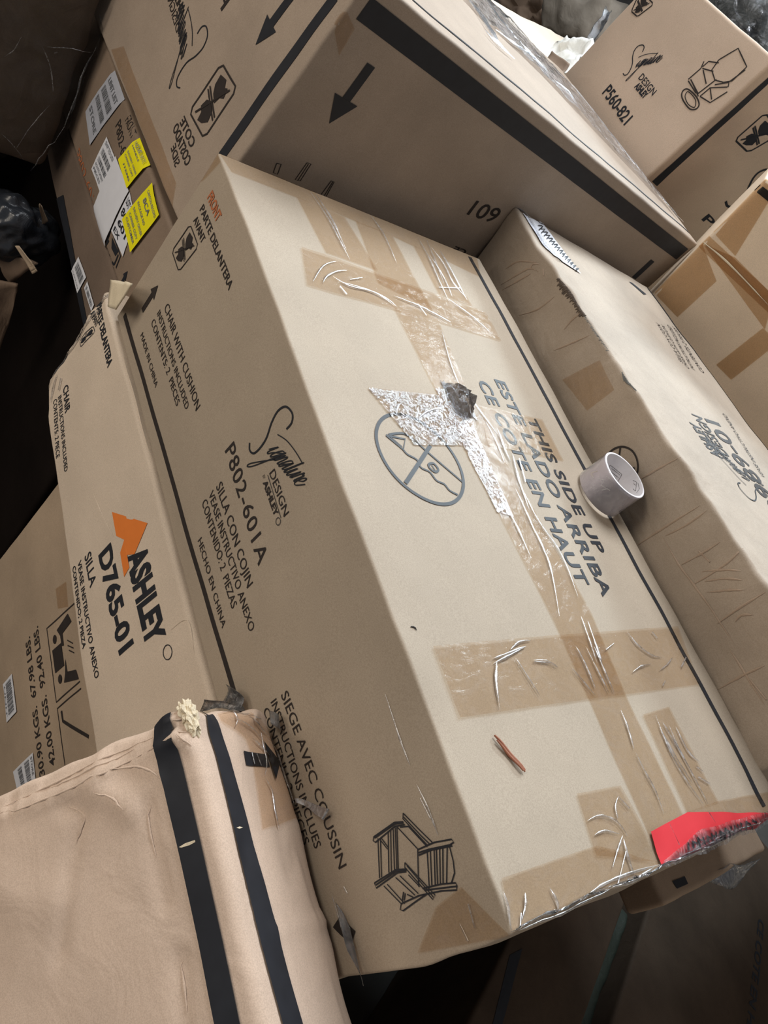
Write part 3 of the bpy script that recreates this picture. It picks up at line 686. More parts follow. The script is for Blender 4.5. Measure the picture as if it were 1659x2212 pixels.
label(t_R, Rb, 'y-', [A0(735, 450), A0(800, 640), A0(590, 935), A0(560, 720)], flat('dim_label_paper', (.42, .44, .50), .5, .4, .15), [(.1, .1, .9, .2, 'UNIT LIST'), (.1, .75, .9, .85, 'STORE')], [(.1, .28, .9, .42), (.1, .5, .9, .62)], seed=6, lbl='white label half hidden by plastic')
s = MB(); text(s, Rb, 'y-', 'P802-6', A0(750, 815), A0(790, 1010), A0(790, 800)); text(s, Rb, 'y-', 'FRONT', A0(810, 780), A0(850, 900), A0(845, 760)); s.build('printed_lettering', INKB, t_R, False)
s = MB(); text(s, Rb, 'y-', 'P802-601', A0(485, 1000), A0(575, 1310), A0(525, 985)); s.build('printed_rust_lettering', RUST, t_R, False)
s = MB(); P = [A0(720, 1470), A0(775, 1640), A0(710, 1780), A0(655, 1620)]; ribbon(s, Rb, 'y-', P, .003, closed=True, smooth=False)
ribbon(s, Rb, 'y-', [A0(700, 1540), A0(670, 1590), A0(690, 1640), A0(675, 1650)], .004); ribbon(s, Rb, 'y-', [A0(760, 1630), A0(730, 1690), A0(715, 1680), A0(708, 1740)], .004); poly(s, Rb, 'y-', [A0(722, 1520), A0(760, 1610), A0(740, 1640), A0(715, 1590)])
arrow(s, Rb, 'y-', A0(760, 1840), A0(822, 1735), .2, .45, .4); s.build('printed_symbol', INK, t_R, False)

Sb = Body([[[v(-.66, .05, -.462), v(-.66, .05, -.382)], [v(-.66, .60, -.462), v(-.66, .60, -.382)]],
           [[v(-.072, .05, -.487), v(-.072, .05, -.349)], [v(-.072, .60, -.487), v(-.072, .60, -.349)]]], r=.006, cell=.03, bulge=.002, seed=4)
t_S = box_thing(Sb, 'dim brown carton with black stripe and two small white labels, under the yellow-labelled one')
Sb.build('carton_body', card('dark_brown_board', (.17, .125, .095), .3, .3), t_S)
s = MB(); sheet(s, Sb, 'y-', [C4(322, 130), C4(368, 110), C4(505, 850), C4(462, 870)], off=.0012); s.build('printed_stripe', INK, t_S, False)
label(t_S, Sb, 'y-', [C4(460, 462), C4(502, 580), C4(447, 668), C4(413, 540)], WHITE, [(.1, .8, .9, .88, 'CARTON')], [(.15, .15, .9, .6)], seed=8)
label(t_S, Sb, 'y-', [C4(510, 603), C4(546, 735), C4(528, 772), C4(490, 640)], WHITE, None, [(.1, .25, .9, .75)], seed=9)

# ------------------------------------------------------------------ carton with the orange arrow-shaped mark, under the big one
n_ = Y
Pp = {}
ptf, ptn = v(-.055, -.004, -.300), v(.84, -.004, -.312)
pbf = v(-.030, -.02, -.530); pbn = at((250, 1950), Y, -.03); pbn = pbf + (pbn - pbf) * ((.84 - pbf.x) / (pbn.x - pbf.x))
pbn.z = -.598; ptf.z = -.312; ptn.z = -.312
def crush_p(u, w):
    if u[0] < .06:
        t = 1 - u[0] / .06; w = w + noise.noise_vector(w * 35) * .007 * t
        if u[2] < .1: w = w + Vector((.02, .004, .018)) * t * (1 - u[2] / .1)
    return w
Pb = Body([[[pbf, ptf], [v(-.03, .265, -.53), v(-.055, .265, -.312)]], [[pbn, ptn], [v(.84, .265, -.598), v(.84, .265, -.312)]]], r=.006, cell=.014, bulge=.004, seed=6, deform=crush_p)
t_P = box_thing(Pb, 'pale carton directly below the big one, orange peak mark and D765-01 on it')
Pb.build('carton_body', KRAFT_PALE, t_P)
F = 'y-'; s = MB(); K = dict(mb=s, B=Pb)
T('ASHLEY', A3(838, 1488), A3(958, 2080), A3(958, 1470), .045, **K)
T('D765-01', A3(650, 1480), A3(790, 2120), A3(738, 1450), .035, **K)
T('SILLA', A3(555, 1492), A3(598, 1692), A3(598, 1462), .01, **K)
T('VEASE INSTRUCTIVO ANEXO', A3(505, 1530), B2(570, 183), A3(532, 1512), .01, **K)
T('CONTENIDO; 2 PIEZA', A3(465, 1560), A3(540, 2082), A3(488, 1545), .012, **K)
T('CHAIR', A3(402, 410), A3(415, 575), A3(438, 400), .012, **K)
T('INSTRUCTIONS INCLUDED', A3(368, 470), A3(408, 950), A3(392, 462), .004, **K)
T('CONTENTS: 2 PIECE', A3(338, 490), A3(352, 862), A3(362, 480), .004, **K)
T('PARTE DELANTERA', C4(548, 740), C4(622, 1095), C4(578, 725), .025, **K)
T('AVANT', C4(520, 790), C4(548, 866), C4(545, 778), .02, **K)
s.build('printed_lettering', INK, t_P, False)
s = MB(); poly(s, Pb, F, [A3(735, 1205), A3(955, 1275), A3(880, 1475), A3(835, 1480), A3(850, 1560), A3(818, 1620), A3(790, 1465), A3(815, 1382), A3(765, 1358)]); s.build('printed_peak_logo', ORANGE, t_P, False, 'orange angular peak mark')
s = MB(); c_ = Pb.px(F, A3(1083, 2100)); rr = .5 * (Pb.px(F, A3(1060, 2080)) - Pb.px(F, A3(1108, 2115))).length
ribbon(s, Pb, F, [c_ + Vector((math.cos(a * .5236) * rr, 0, math.sin(a * .5236) * rr)) for a in range(12)], .0012, closed=True)
T('R', A3(1075, 2092), A3(1080, 2112), A3(1094, 2088), .02, **K)
s.build('registered_mark', INK, t_P, False)
s = MB(); T('FRONT', C4(578, 700), C4(612, 770), C4(605, 690), .03, **K); s.build('printed_front_word', RUST, t_P, False)
s = MB(); nocut(s, Pb, F, [C4(535, 855), C4(545, 890), C4(465, 975), C4(455, 940)], .0012); s.build('printed_symbol', INK, t_P, False)
# torn flap folded out at the corner
def flap(name, mat, parent, P, thick=.004, bend=.01, label=None, nseg=8, seed=0):
    """bent piece of board with real thickness through four points"""
    b = MB(); n = (P[1] - P[0]).cross(P[3] - P[0]).normalized(); top = []; k = nseg
    for i in range(k + 1):
        for j in range(k + 1):
            u, w_ = i / k, j / k; p = P[0].lerp(P[1], u).lerp(P[3].lerp(P[2], u), w_)
            p = p + n * bend * math.sin(math.pi * u) * (.5 + noise.noise(p * 25 + Vector((seed, 0, 0)))) + noise.noise_vector(p * 40 + Vector((0, seed, 0))) * bend * .35
            top.append(p)
    bot = [p - n * thick for p in top]; f = []; q = k + 1; o = len(top)
    for i in range(k):
        for j in range(k):
            a, c, d, e = i * q + j, (i + 1) * q + j, (i + 1) * q + j + 1, i * q + j + 1
            f.append((a, c, d, e)); f.append((o + e, o + d, o + c, o + a))
    rim = [i * q for i in range(q)] + [k * q + j for j in range(1, q)] + [i * q + k for i in range(k - 1, -1, -1)] + [j for j in range(k - 1, 0, -1)]
    for a, c in zip(rim, rim[1:] + rim[:1]): f.append((c, a, o + a, o + c))
    b.add(top + bot, f); return b.build(name, mat, parent, True, label)
y_ = -.006
flap('torn_flap', FOLD, t_P, [at(C4(640, 590), Y, -.010), at(C4(755, 610), Y, -.028), at(C4(662, 765), Y, -.030), at(C4(625, 745), Y, -.012)], .003, .006, 'torn cream inner liner folded outwards')
b = MB()
for P in ([C4(600, 650), C4(580, 720), C4(540, 790), C4(480, 880), C4(420, 960), C4(340, 1080), C4(270, 1210)], [C4(620, 640), C4(600, 690), C4(570, 740)], [C4(330, 1130), C4(300, 1220), C4(290, 1290)], [C4(350, 1150), C4(335, 1220)]): ridge(b, Pb, F, P, .0022, .001)
b.build('corner_wrap', CLEAR, t_P)
b = MB()
for P in ([A3(600, 1060), A3(660, 1200), A3(750, 1370)], [A3(800, 180), A3(830, 340), A3(900, 560), A3(960, 800)], [A3(1100, 1960), A3(1200, 1895), A3(1240, 2100)], [A3(960, 790), A3(1000, 750)], [A3(1000, 920), A3(1040, 870)]): ridge(b, Pb, F, P, .0009, .0003)
b.build('board_crease', KRAFT_PALE, t_P)

# cartons further down
Zb = Body(slab(.16, .84, .275, .505, -.598, -.314), r=.006, cell=.05, seed=7); t_ = box_thing(Zb, 'plain carton hidden under the big one behind the D765-01 carton'); Zb.build('carton_body', KRAFT_TAN, t_)
Tb = Body([[[v(.015, .03, -1.25), v(.070, .03, -.602)], [v(.015, .50, -1.25), v(.07, .50, -.602)]], [[v(.85, .03, -1.25), v(.85, .03, -.602)], [v(.85, .50, -1.25), v(.85, .50, -.602)]]], r=.006, cell=.02, bulge=.003, seed=8)
t_T = box_thing(Tb, 'brown carton at the lower left marked 92.40 LBS upside down, with lifting pictogram')
Tb.build('carton_body', card('mid_brown_board', (.44, .34, .245), .22, .2), t_T)
s = MB(); K = dict(mb=s, B=Tb)
T('42.00 KGS.  92.40 LBS.', D5(550, 1900), D5(372, 580), D5(498, 1912), .012, **K)
T('30.90 KGS.  67.98 LBS.', D5(450, 2000), D5(298, 680), D5(400, 2010), .012, **K)
s.build('printed_lettering', INKB, t_T, False)
s = MB()
for P, w in (([(720, 365), (458, 608), (556, 1312), (775, 1112)], .0022), ([(785, 1180), (565, 1372), (640, 1900), (700, 2200)], .0022), ([(655, 720), (708, 750)], .002), ([(660, 770), (715, 795)], .002), ([(672, 815), (722, 840)], .002)):
    ribbon(s, Tb, F, [D5(*p) for p in P], w, smooth=False)
ribbon(s, Tb, F, [D5(605, 1395), D5(620, 1490), D5(860, 1640)], .006, smooth=False)
def disc(mb, B, f, c, r):
    c = B.px(f, c); n = B.plane(f)[1]; a = n.orthogonal().normalized(); b2 = n.cross(a); poly(mb, B, f, [c + a * math.cos(i * .5236) * r + b2 * math.sin(i * .5236) * r for i in range(12)], off=.001)
disc(s, Tb, F, D5(537, 712), .0075); disc(s, Tb, F, D5(592, 1090), .0075)
for P in ([(515, 820), (600, 745), (630, 960), (545, 1035)], [(555, 625), (655, 465), (690, 540), (610, 655), (625, 770), (605, 775), (590, 680)], [(640, 890), (660, 1020), (740, 1000), (765, 1090), (630, 1125), (640, 1040)]): poly(s, Tb, F, [D5(*p) for p in P], off=.001)
s.build('printed_pictogram', INKB, t_T, False)
label(t_T, Tb, F, [D5(135, 1040), D5(185, 1400), D5(90, 1505), D5(48, 1140)], WHITE, [(.1, .82, .9, .92, 'UNIT')], [(.08, .15, .92, .7)], seed=11)
label(t_T, Tb, F, [D5(340, 1790), D5(370, 2040), D5(200, 2200), D5(150, 1975)], WHITE, [(.1, .04, .8, .12, 'STORE')], [(.1, .2, .9, .42), (.1, .55, .9, .75)], seed=12)
tape([D5(540, 230), D5(640, 160), D5(660, 400), D5(560, 420)], t_T, Tb, F, off=.001)

# ------------------------------------------------------------------ cartons behind the big one
N2 = Body(slab(-.02, 1.0, .70, 1.09, -.405, -.330), r=.008, cell=.03, amp=.002, bulge=.004, seed=9); t_ = box_thing(N2, 'flat brown carton jutting out under the near end of the long creased one')
N2.build('carton_body', card('umber_board', (.30, .22, .155), .3, .4), t_)
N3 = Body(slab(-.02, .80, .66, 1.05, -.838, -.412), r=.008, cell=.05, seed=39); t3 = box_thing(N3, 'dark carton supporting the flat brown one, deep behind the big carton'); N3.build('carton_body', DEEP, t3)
s = MB(); sheet(s, N2, 'z+', [D4(690, 575), D4(815, 525), D4(850, 600), D4(735, 650)]); s.build('printed_stripe', INK, t_, False)
flap('loose_flap', CLEAR, t_, [at(D4(1000, 540), Z, -.33), at(D4(1300, 660), Z, -.36), at(D4(1600, 330), Z, -.34), at(D4(1250, 420), Z, -.325)], .0006, .01, 'clear film hanging off its edge')
nw = lambda i, j: [v(-.0617, .550, .0804), v(-.0382, .9995, .0642), v(.8853, .5026, .1394), v(.9088, .952, .123)][i * 2 + j]
def crush_n(u, w):
    if u[2] > .9 and u[1] < .1:
        w = w + noise.noise_vector(w * 28) * .004 * (u[2] - .9) * 10
    if u[1] < .04: w = w + Vector((0, .006, 0)) * (noise.noise(w * 7) - .2) + Vector((0, .003, 0)) * noise.noise(Vector((w.x * 30, 0, w.z * 5)))
    return w
nb = [[nw(i, j) - v(0, 0, 0) for j in (0, 1)] for i in (0, 1)]
Nb = Body([[[v(nb[i][j].x + (.04 if i == 0 else 0), max(nb[i][j].y, .57), -.322), nb[i][j]] for j in (0, 1)] for i in (0, 1)], r=.006, cell=.012, amp=.0016, bulge=.003, seed=10, deform=crush_n)
t_N = box_thing(Nb, 'long creased carton right of the big one, upside-down script logo on its pale top')
Nb.build('carton_body', card('creased_kraft', (.41, .34, .27), .24, .45, flute=(8, 60, 60)), t_N)
s = MB(); F = 'z+'; K = dict(mb=s, B=Nb)
T('D989-01', B1(1790, 1190), B1(1352, 598), B1(1728, 1195), .02, **K)
T('DESIGN', B1(1420, 800), B1(1255, 565), B1(1385, 812), .02, **K); T('ASHLEY', B1(1380, 815), B1(1235, 610), B1(1350, 830), .04, **K)
for i, (a_, l_) in enumerate((((1190, 275), (1040, 20)), ((1225, 280), (1075, 20)), ((1280, 300), (1110, 30)), ((1150, 240), (1010, 10)))):
    T(('CHAIR WITH CUSHION', 'INSTRUCTIONS INCLUDED', 'CONTENTS: 2 PIECES', 'SILLA CON COJIN')[i], B1(*a_), B1(*l_), B1(a_[0] - 14, a_[1] + 2), **K)
T('VEASE INSTRUCTIVO ANEXO', B1(1640, 930), B1(1405, 550), B1(1625, 932), **K)
s.build('printed_lettering', INKB, t_N, False)
s = MB(); signature(s, Nb, F, B1(1560, 960), B1(1235, 545), B1(1480, 950), .0015, 1.1); s.build('printed_logo', INK, t_N, False)
s = MB(); sheet(s, Nb, F, [A2(885, 1845), A2(905, 1855), B1(1720, 800), B1(1700, 815)]); sheet(s, Nb, F, [A2(765, 1808), A2(785, 1815), A2(878, 1888), A2(860, 1892)]); s.build('printed_stripe', INK, t_N, False)
lb = label(t_N, Nb, F, [D2(450, 325), D2(700, 445), D2(1105, 1000), D2(800, 800)], WHITE, None, None, seed=14, lbl='white label with handwriting under clear film')
s = MB()
for i in range(15):
    a = .15 + i * .055; p0 = (520 + 560 * a, 360 + 620 * a); w_ = 60 * (1 - a * .7)
    ribbon(s, Nb, F, [D2(p0[0] + w_ * .4, p0[1] - w_ * .4 + 30), D2(p0[0] + 20 + w_, p0[1] + 14), D2(p0[0] + w_ * .6, p0[1] + 30 + w_ * .5)], .002, smooth=(i % 2 == 0), off=.003)
s.build('label_print', INK, lb, False)
s = MB(); band(s, Nb, F, [D2(380, 205), D2(460, 320), D2(600, 540), D2(760, 760), D2(860, 860)], [D2(390, 195), D2(500, 345), D2(640, 540), D2(800, 760), D2(900, 880)], off=.003, wob=.002); s.build('clear_film_cover', CLEAR, t_N)
s = MB(); poly(s, Nb, F, [D2(370, 205), D2(450, 215), D2(515, 270), D2(500, 320), D2(420, 290)], off=.004); poly(s, Nb, F, [D2(640, 385), D2(695, 410), D2(690, 445), D2(640, 430)], off=.004); s.build('label_corner', WHITE, t_N, False)
F = 'y-'; s = MB(); c_ = Nb.px(F, B1(780, 860)); rr = .5 * (Nb.px(F, B1(780, 738)) - Nb.px(F, B1(905, 880))).length * 1.2
ribbon(s, Nb, F, [c_ + Vector((math.cos(a * math.pi / 14) * rr, 0, math.sin(a * math.pi / 14) * rr)) for a in range(28)], .003, closed=True)
ribbon(s, Nb, F, [B1(778, 740), B1(768, 810), B1(760, 900)], .003); ribbon(s, Nb, F, [B1(865, 860), B1(810, 870), B1(850, 890), B1(865, 860)], .0022, smooth=False); ribbon(s, Nb, F, [B1(860, 900), B1(885, 920), B1(890, 935)], .0022)
s.build('printed_knife_symbol', INKB, t_N, False)
s = MB()
for i in range(46):
    t = i / 45; e = (860 + 300 * t ** .9, 1040 + 400 * t); l = 26 + 60 * rnd.random() * (1 if t > .05 else .5)
    dx, dy = -.85, .35 + .4 * rnd.random()
    ridge(s, Nb, F, [D2(e[0] + 22, e[1] - 10), D2(e[0] + dx * l * .5, e[1] + dy * l * .3), D2(e[0] + dx * l, e[1] + dy * l)], .0009 + .0008 * rnd.random(), .0012)
s.build('frayed_edge', card('dark_frayed_paper', (.13, .10, .08), .3, .4), t_N)
s = MB()
for i in range(26):
    t = i / 25; e = (1160 + 270 * t, 1430 + 400 * t); l = 20 + 24 * rnd.random()
    ridge(s, Nb, F, [D2(e[0], e[1]), D2(e[0] - l, e[1] + l * .4)], .0008, .001, smooth=False)
for i in range(10):
    ridge(s, Nb, F, [B1(785 + i * 8, 285 + i * 11), B1(800 + i * 8, 345 + i * 6)], .0012, .001, smooth=False)
s.build('edge_marks', card('grey_scuff', (.16, .165, .16), .3, .2), t_N)
s = MB()
for P in ([B1(890, 935), B1(1000, 870), B1(1140, 795)], [B1(870, 1335), B1(1050, 1220), B1(1260, 1090)], [B1(1040, 1270), B1(1150, 1440), B1(1300, 1650), B1(1480, 1920)], [B1(1160, 1440), B1(1300, 1360), B1(1390, 1300)], [B1(1230, 1560), B1(1420, 1440), B1(1520, 1330)],
          [B1(1370, 1790), B1(1500, 1700), B1(1659, 1600)], [B1(1480, 1780), B1(1520, 1740), B1(1590, 1740)], [D2(200, 1110), D2(400, 990), D2(520, 930), D2(620, 960)], [D2(220, 1170), D2(420, 1050), D2(530, 985)], [D2(240, 930), D2(380, 850), D2(600, 860)], [D2(530, 940), D2(560, 880), D2(640, 880)], [D2(670, 930), D2(680, 1010)],
          [D2(400, 1450), D2(620, 1380), D2(800, 1240)], [D2(920, 1620), D2(1010, 1500), D2(1120, 1420)], [D2(820, 1860), D2(1000, 1780), D2(1200, 1680)], [B1(1060, 1270), B1(1200, 1200), B1(1310, 1120)], [B1(1270, 1360), B1(1330, 1420)], [B1(1280, 1480), B1(1420, 1470), B1(1510, 1480)], [B1(1300, 1540), B1(1430, 1520), B1(1520, 1530)], [B1(1310, 1600), B1(1440, 1590), B1(1530, 1590)],
          [B4(1340, 250), B4(1500, 160), B4(1632, 100)], [B4(1420, 0), B4(1500, 130), B4(1620, 330)], [B4(1540, 180), B4(1632, 300)]): ridge(s, Nb, F, P, .0016, .0004)
s.build('board_crease', KRAFT_SIDE, t_N)
tape([B1(440, 335), B1(650, 215), B1(745, 395), B1(585, 520)], t_N, Nb, F, off=.001)

Ub = Body([[[v(-.76, 1.105, -.62), v(-.70, 1.105, .44)], [v(-.76, 2.0, -.62), v(-.70, 2.0, .44)]], [[v(-.355, 1.105, -.62), v(-.301, 1.105, .475)], [v(-.355, 2.0, -.62), v(-.301, 2.0, .475)]]], r=.006, cell=.03, bulge=.003, seed=12)
t_U = box_thing(Ub, 'carton marked P560-821 with a reclining chair drawing, standing at the upper right')
Ub.build('carton_body', KRAFT_PINK, t_U)
s = MB(); F = 'y-'; K = dict(mb=s, B=Ub)
T('P560-821', A2(600, 600), A2(742, 808), A2(660, 548), .02, **K); T('DESIGN', A2(830, 505), A2(920, 618), A2(862, 470), .01, **K); T('ASHLEY', A2(805, 560), A2(868, 638), A2(835, 530), .05, **K)
s.build('printed_lettering', INK, t_U, False)
s = MB(); signature(s, Ub, F, A2(800, 440), A2(1010, 500), A2(880, 350), .0015, 1.0); s.build('printed_logo', INK, t_U, False)
s = MB(); nocut(s, Ub, F, [A2(845, -60), A2(930, 30), A2(825, 110), A2(785, 75)], .0028); s.build('printed_symbol', INKB, t_U, False)
s = MB()
for P in ([(1345, 385), (1470, 312), (1525, 430), (1430, 520), (1375, 530)], [(1345, 385), (1300, 450), (1320, 515), (1375, 530)], [(1240, 430), (1280, 395), (1345, 405)], [(1240, 440), (1310, 460)], [(1215, 600), (1330, 510)], [(1150, 510), (1230, 440), (1250, 395)], [(1150, 520), (1200, 600)], [(1165, 510), (1215, 605)], [(1245, 450), (1265, 540)], [(1320, 545), (1410, 530), (1405, 560)], [(1225, 620), (1290, 565), (1400, 560)], [(1225, 620), (1290, 660), (1400, 590)], [(1290, 565), (1300, 640)], [(1420, 520), (1515, 450)], [(1180, 540), (1215, 620)]):
    ribbon(s, Ub, F, [A2(*p) for p in P], .0026, smooth=False)
ribbon(s, Ub, F, [A2(1120, 580), A2(1150, 575), A2(1200, 620), A2(1220, 670), A2(1200, 700), A2(1160, 700), A2(1120, 650), A2(1108, 610)], .003, closed=True); ribbon(s, Ub, F, [A2(1150, 590), A2(1195, 640), A2(1190, 690), A2(1150, 670), A2(1130, 620)], .002, closed=True)
s.build('printed_chair_drawing', INKB, t_U, False)
F = 'x+'; s = MB(); sheet(s, Ub, F, [A2(1680, 480), A2(1690, 510), A2(945, 1190), A2(915, 1162)]); s.build('printed_stripe', INK, t_U, False)
s = MB(); K = dict(mb=s, B=Ub); T('P560', A2(1228, 1400), A2(1420, 1590), A2(1268, 1355), .02, **K); s.build('printed_lettering', INK, t_U, False)
s = MB(); nocut(s, Ub, F, [A2(1640, 722), A2(1740, 850), A2(1530, 975), A2(1445, 895)], .004); s.build('printed_symbol', INK, t_U, False)
s = MB(); ribbon(s, Ub, F, [A2(1385, 1285), A2(1395, 1315), A2(1430, 1315), A2(1500, 1260), A2(1560, 1140), A2(1620, 1090), A2(1700, 1080)], .006); s.build('printed_logo', INK, t_U, False)

d1 = v(math.cos(.6), math.sin(.6), 0); dn = v(-math.sin(.6), math.cos(.6), 0)
q0, q1 = v(-.010, 1.045, -.325), v(-.056, 1.013, .345)
Vb = Body([[[q0, q1], [q0 + dn * .25, q1 + dn * .25]], [[q0 + d1 * .8, q1 + d1 * .8], [q0 + d1 * .8 + dn * .25, q1 + d1 * .8 + dn * .25]]], r=.006, cell=.02, bulge=.004, seed=13)
t_V = box_thing(Vb, 'tan carton at the right edge, panels criss-crossed with wide brown tape')
Vb.build('carton_body', card('sandy_board', (.80, .65, .49), .1, .1), t_V)
F = 'y-'; s = MB(); sheet(s, Vb, F, [A2(1560, 1210), A2(1600, 1175), A2(1760, 1300), A2(1720, 1340)]); s.build('printed_stripe', INK, t_V, False)
BT = film('orange_packing_tape', (.88, .78, .66), gloss=.06, rough=.2, milk=.03, bump=.2, scale=(40, 40, 40))
for q in ([A2(1160, 1530), A2(1270, 1500), A2(1760, 1950), A2(1659, 2000)], [A2(905, 1850), A2(1230, 1540), A2(1330, 1800), A2(1080, 2030)], [A2(1300, 1480), A2(1640, 1130), A2(1720, 1200), A2(1450, 1640)],
          [B1(1350, 240), B1(1630, 20), B1(1720, 110), B1(1440, 330)], [A2(1240, 1560), A2(1450, 1650), A2(1700, 1900), A2(1640, 2110)]):
    tape(q, t_V, Vb, F, BT, off=.0009 + .0004 * rnd.random())
s = MB(); ridge(s, Vb, F, [A2(1235, 1545), A2(1400, 1680), A2(1659, 1950)], .0016, .002); s.build('seam', FOLD, t_V)

# crushed cartons and wrap further back
def pxbox(q, z, down, **k):
    P = [at(p, Z, z) for p in q]; dz = v(0, 0, -down)
    return Body([[[P[3] + dz, P[3]], [P[0] + dz, P[0]]], [[P[2] + dz, P[2]], [P[1] + dz, P[1]]]], **k)
W1 = pxbox([(1064, 2), (1228, 84), (1150, 150), (960, 0)], .02, .5, r=.006, cell=.04, amp=.004, seed=14)
t_ = box_thing(W1, 'tan carton with a pale top wedged behind the upside-down one'); W1.build('carton_body', KRAFT_PALE, t_)
P4 = [at(D0(*p), Y, 2.25) for p in ((560, 300), (1180, 480), (1280, -60), (600, -120))]
W2 = Body([[[P4[0], P4[3]], [P4[0] + Y * .3, P4[3] + Y * .3]], [[P4[1], P4[2]], [P4[1] + Y * .3, P4[2] + Y * .3]]], r=.02, cell=.03, amp=.02, bulge=.02, seed=15)
t_ = box_thing(W2, 'crushed grey-brown carton in the gap at the top, wrapped in film'); W2.build('carton_body', card('grey_crushed_board', (.30, .265, .22), .3, .6), t_)
flap('film_sheet', CLEAR, t_, [at(D0(1250, 60), Y, 2.1), at(D0(1300, 100), Y, 2.1), at(D0(1130, 400), Y, 2.05), at(D0(1010, 420), Y, 2.05)], .001, .03)
t_ = thing('cardboard_box', 'brown crumpled carton at the top edge behind the tan one', 'cardboard box', at((1120, 10), Y, 2.5))
flap('carton_panel', KRAFT_DARK, t_, [at(D0(60, -60), Y, 2.5), at(D0(680, -60), Y, 2.5), at(D0(640, 250), Y, 2.5), at(D0(560, 330), Y, 2.5)], .03, .05)
t_ = thing('crumpled_wrap', 'crumpled sheet of white foam wrap between the cartons at the top', 'packing wrap', at(D0(800, 600), Y, 1.5))
flap('foam_sheet', flat('white_foam', (.82, .82, .78), .5, .4, .08, .6), t_, [at(D0(500, 490), Y, 1.55), at(D0(860, 385), Y, 1.6), at(D0(1120, 405), Y, 1.55), at(D0(850, 760), Y, 1.45)], .006, .03, nseg=14)
t_ = thing('torn_cardboard_flap', 'torn brown cardboard flap lying on the white wrap', 'cardboard flap', at(D0(760, 630), Y, 1.4))
flap('flap_panel', KRAFT_DARK, t_, [at(D0(645, 595), Y, 1.38), at(D0(702, 515), Y, 1.4), at(D0(880, 648), Y, 1.4), at(D0(800, 740), Y, 1.38)], .004, .006)
# wrapped goods, upper right corner
P4 = [at(p, Y, 2.3) for p in ((1480, 260), (1800, 260), (1800, -120), (1400, -120))]
G1 = Body([[[P4[0], P4[3]], [P4[0] + Y * .5, P4[3] + Y * .5]], [[P4[1], P4[2]], [P4[1] + Y * .5, P4[2] + Y * .5]]], r=.03, cell=.03, amp=.03, bulge=.02, seed=16)
t_ = thing('wrapped_bundle', 'grey goods bundled in glinting stretch film, top right corner', 'wrapped bundle', (G1.c[0][0][0]))
G1.build('bundle_body', flat('grey_cloth', (.13, .14, .14), .7, .3, .4, .6), t_)
s = MB(); sheet(s, G1, 'y-', [(1540, -20), (1680, -20), (1680, 130), (1590, 90)], off=.01, wob=.03, cell=.02); s.build('stretch_film', CLEAR, t_)

# ------------------------------------------------------------------ dark void on the left
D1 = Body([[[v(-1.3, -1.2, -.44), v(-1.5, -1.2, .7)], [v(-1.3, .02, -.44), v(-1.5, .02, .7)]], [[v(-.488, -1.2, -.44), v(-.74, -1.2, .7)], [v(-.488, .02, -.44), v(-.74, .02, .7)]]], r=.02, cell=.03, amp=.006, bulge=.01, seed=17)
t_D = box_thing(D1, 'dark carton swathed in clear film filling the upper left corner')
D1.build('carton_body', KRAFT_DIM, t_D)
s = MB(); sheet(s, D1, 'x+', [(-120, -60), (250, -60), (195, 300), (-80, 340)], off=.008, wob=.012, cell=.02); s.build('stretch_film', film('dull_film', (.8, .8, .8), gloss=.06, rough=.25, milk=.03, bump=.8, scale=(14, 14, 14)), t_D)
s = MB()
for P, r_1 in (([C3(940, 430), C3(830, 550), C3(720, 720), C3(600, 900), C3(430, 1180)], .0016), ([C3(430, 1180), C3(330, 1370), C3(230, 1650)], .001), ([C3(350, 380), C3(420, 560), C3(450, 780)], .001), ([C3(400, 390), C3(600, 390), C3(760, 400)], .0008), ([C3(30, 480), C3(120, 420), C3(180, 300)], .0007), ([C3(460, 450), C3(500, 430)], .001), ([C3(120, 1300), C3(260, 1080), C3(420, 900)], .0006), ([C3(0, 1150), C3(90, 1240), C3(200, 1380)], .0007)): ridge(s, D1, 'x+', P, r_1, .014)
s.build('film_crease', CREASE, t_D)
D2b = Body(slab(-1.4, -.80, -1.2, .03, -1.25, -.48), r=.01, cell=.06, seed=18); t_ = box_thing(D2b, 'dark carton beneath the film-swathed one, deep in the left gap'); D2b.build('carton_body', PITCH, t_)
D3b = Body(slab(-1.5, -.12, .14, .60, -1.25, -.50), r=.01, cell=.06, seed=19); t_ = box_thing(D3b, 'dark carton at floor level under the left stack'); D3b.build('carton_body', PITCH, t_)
# black bag
bx = at((26, 495), X, -.46); t_ = thing('black_plastic_bag', 'shiny black plastic bag bulging at the left edge below the film', 'plastic bag', bx - v(0, 0, .07))
bm = bmesh.new(); bmesh.ops.create_icosphere(bm, subdivisions=5, radius=.066); b = MB()
vs = [bx + Vector((p.co.x * .9, p.co.y * 1.15, p.co.z * .95)) * (1 + .32 * noise.noise(p.co * 22) + .12 * noise.noise(p.co * 60)) for p in bm.verts]; fs = [tuple(q.index for q in f.verts) for f in bm.faces]; bm.free()
b.add(vs, fs); b.build('bag_body', flat('black_plastic', (.03, .035, .045), .3, .6, .3, .7), t_)
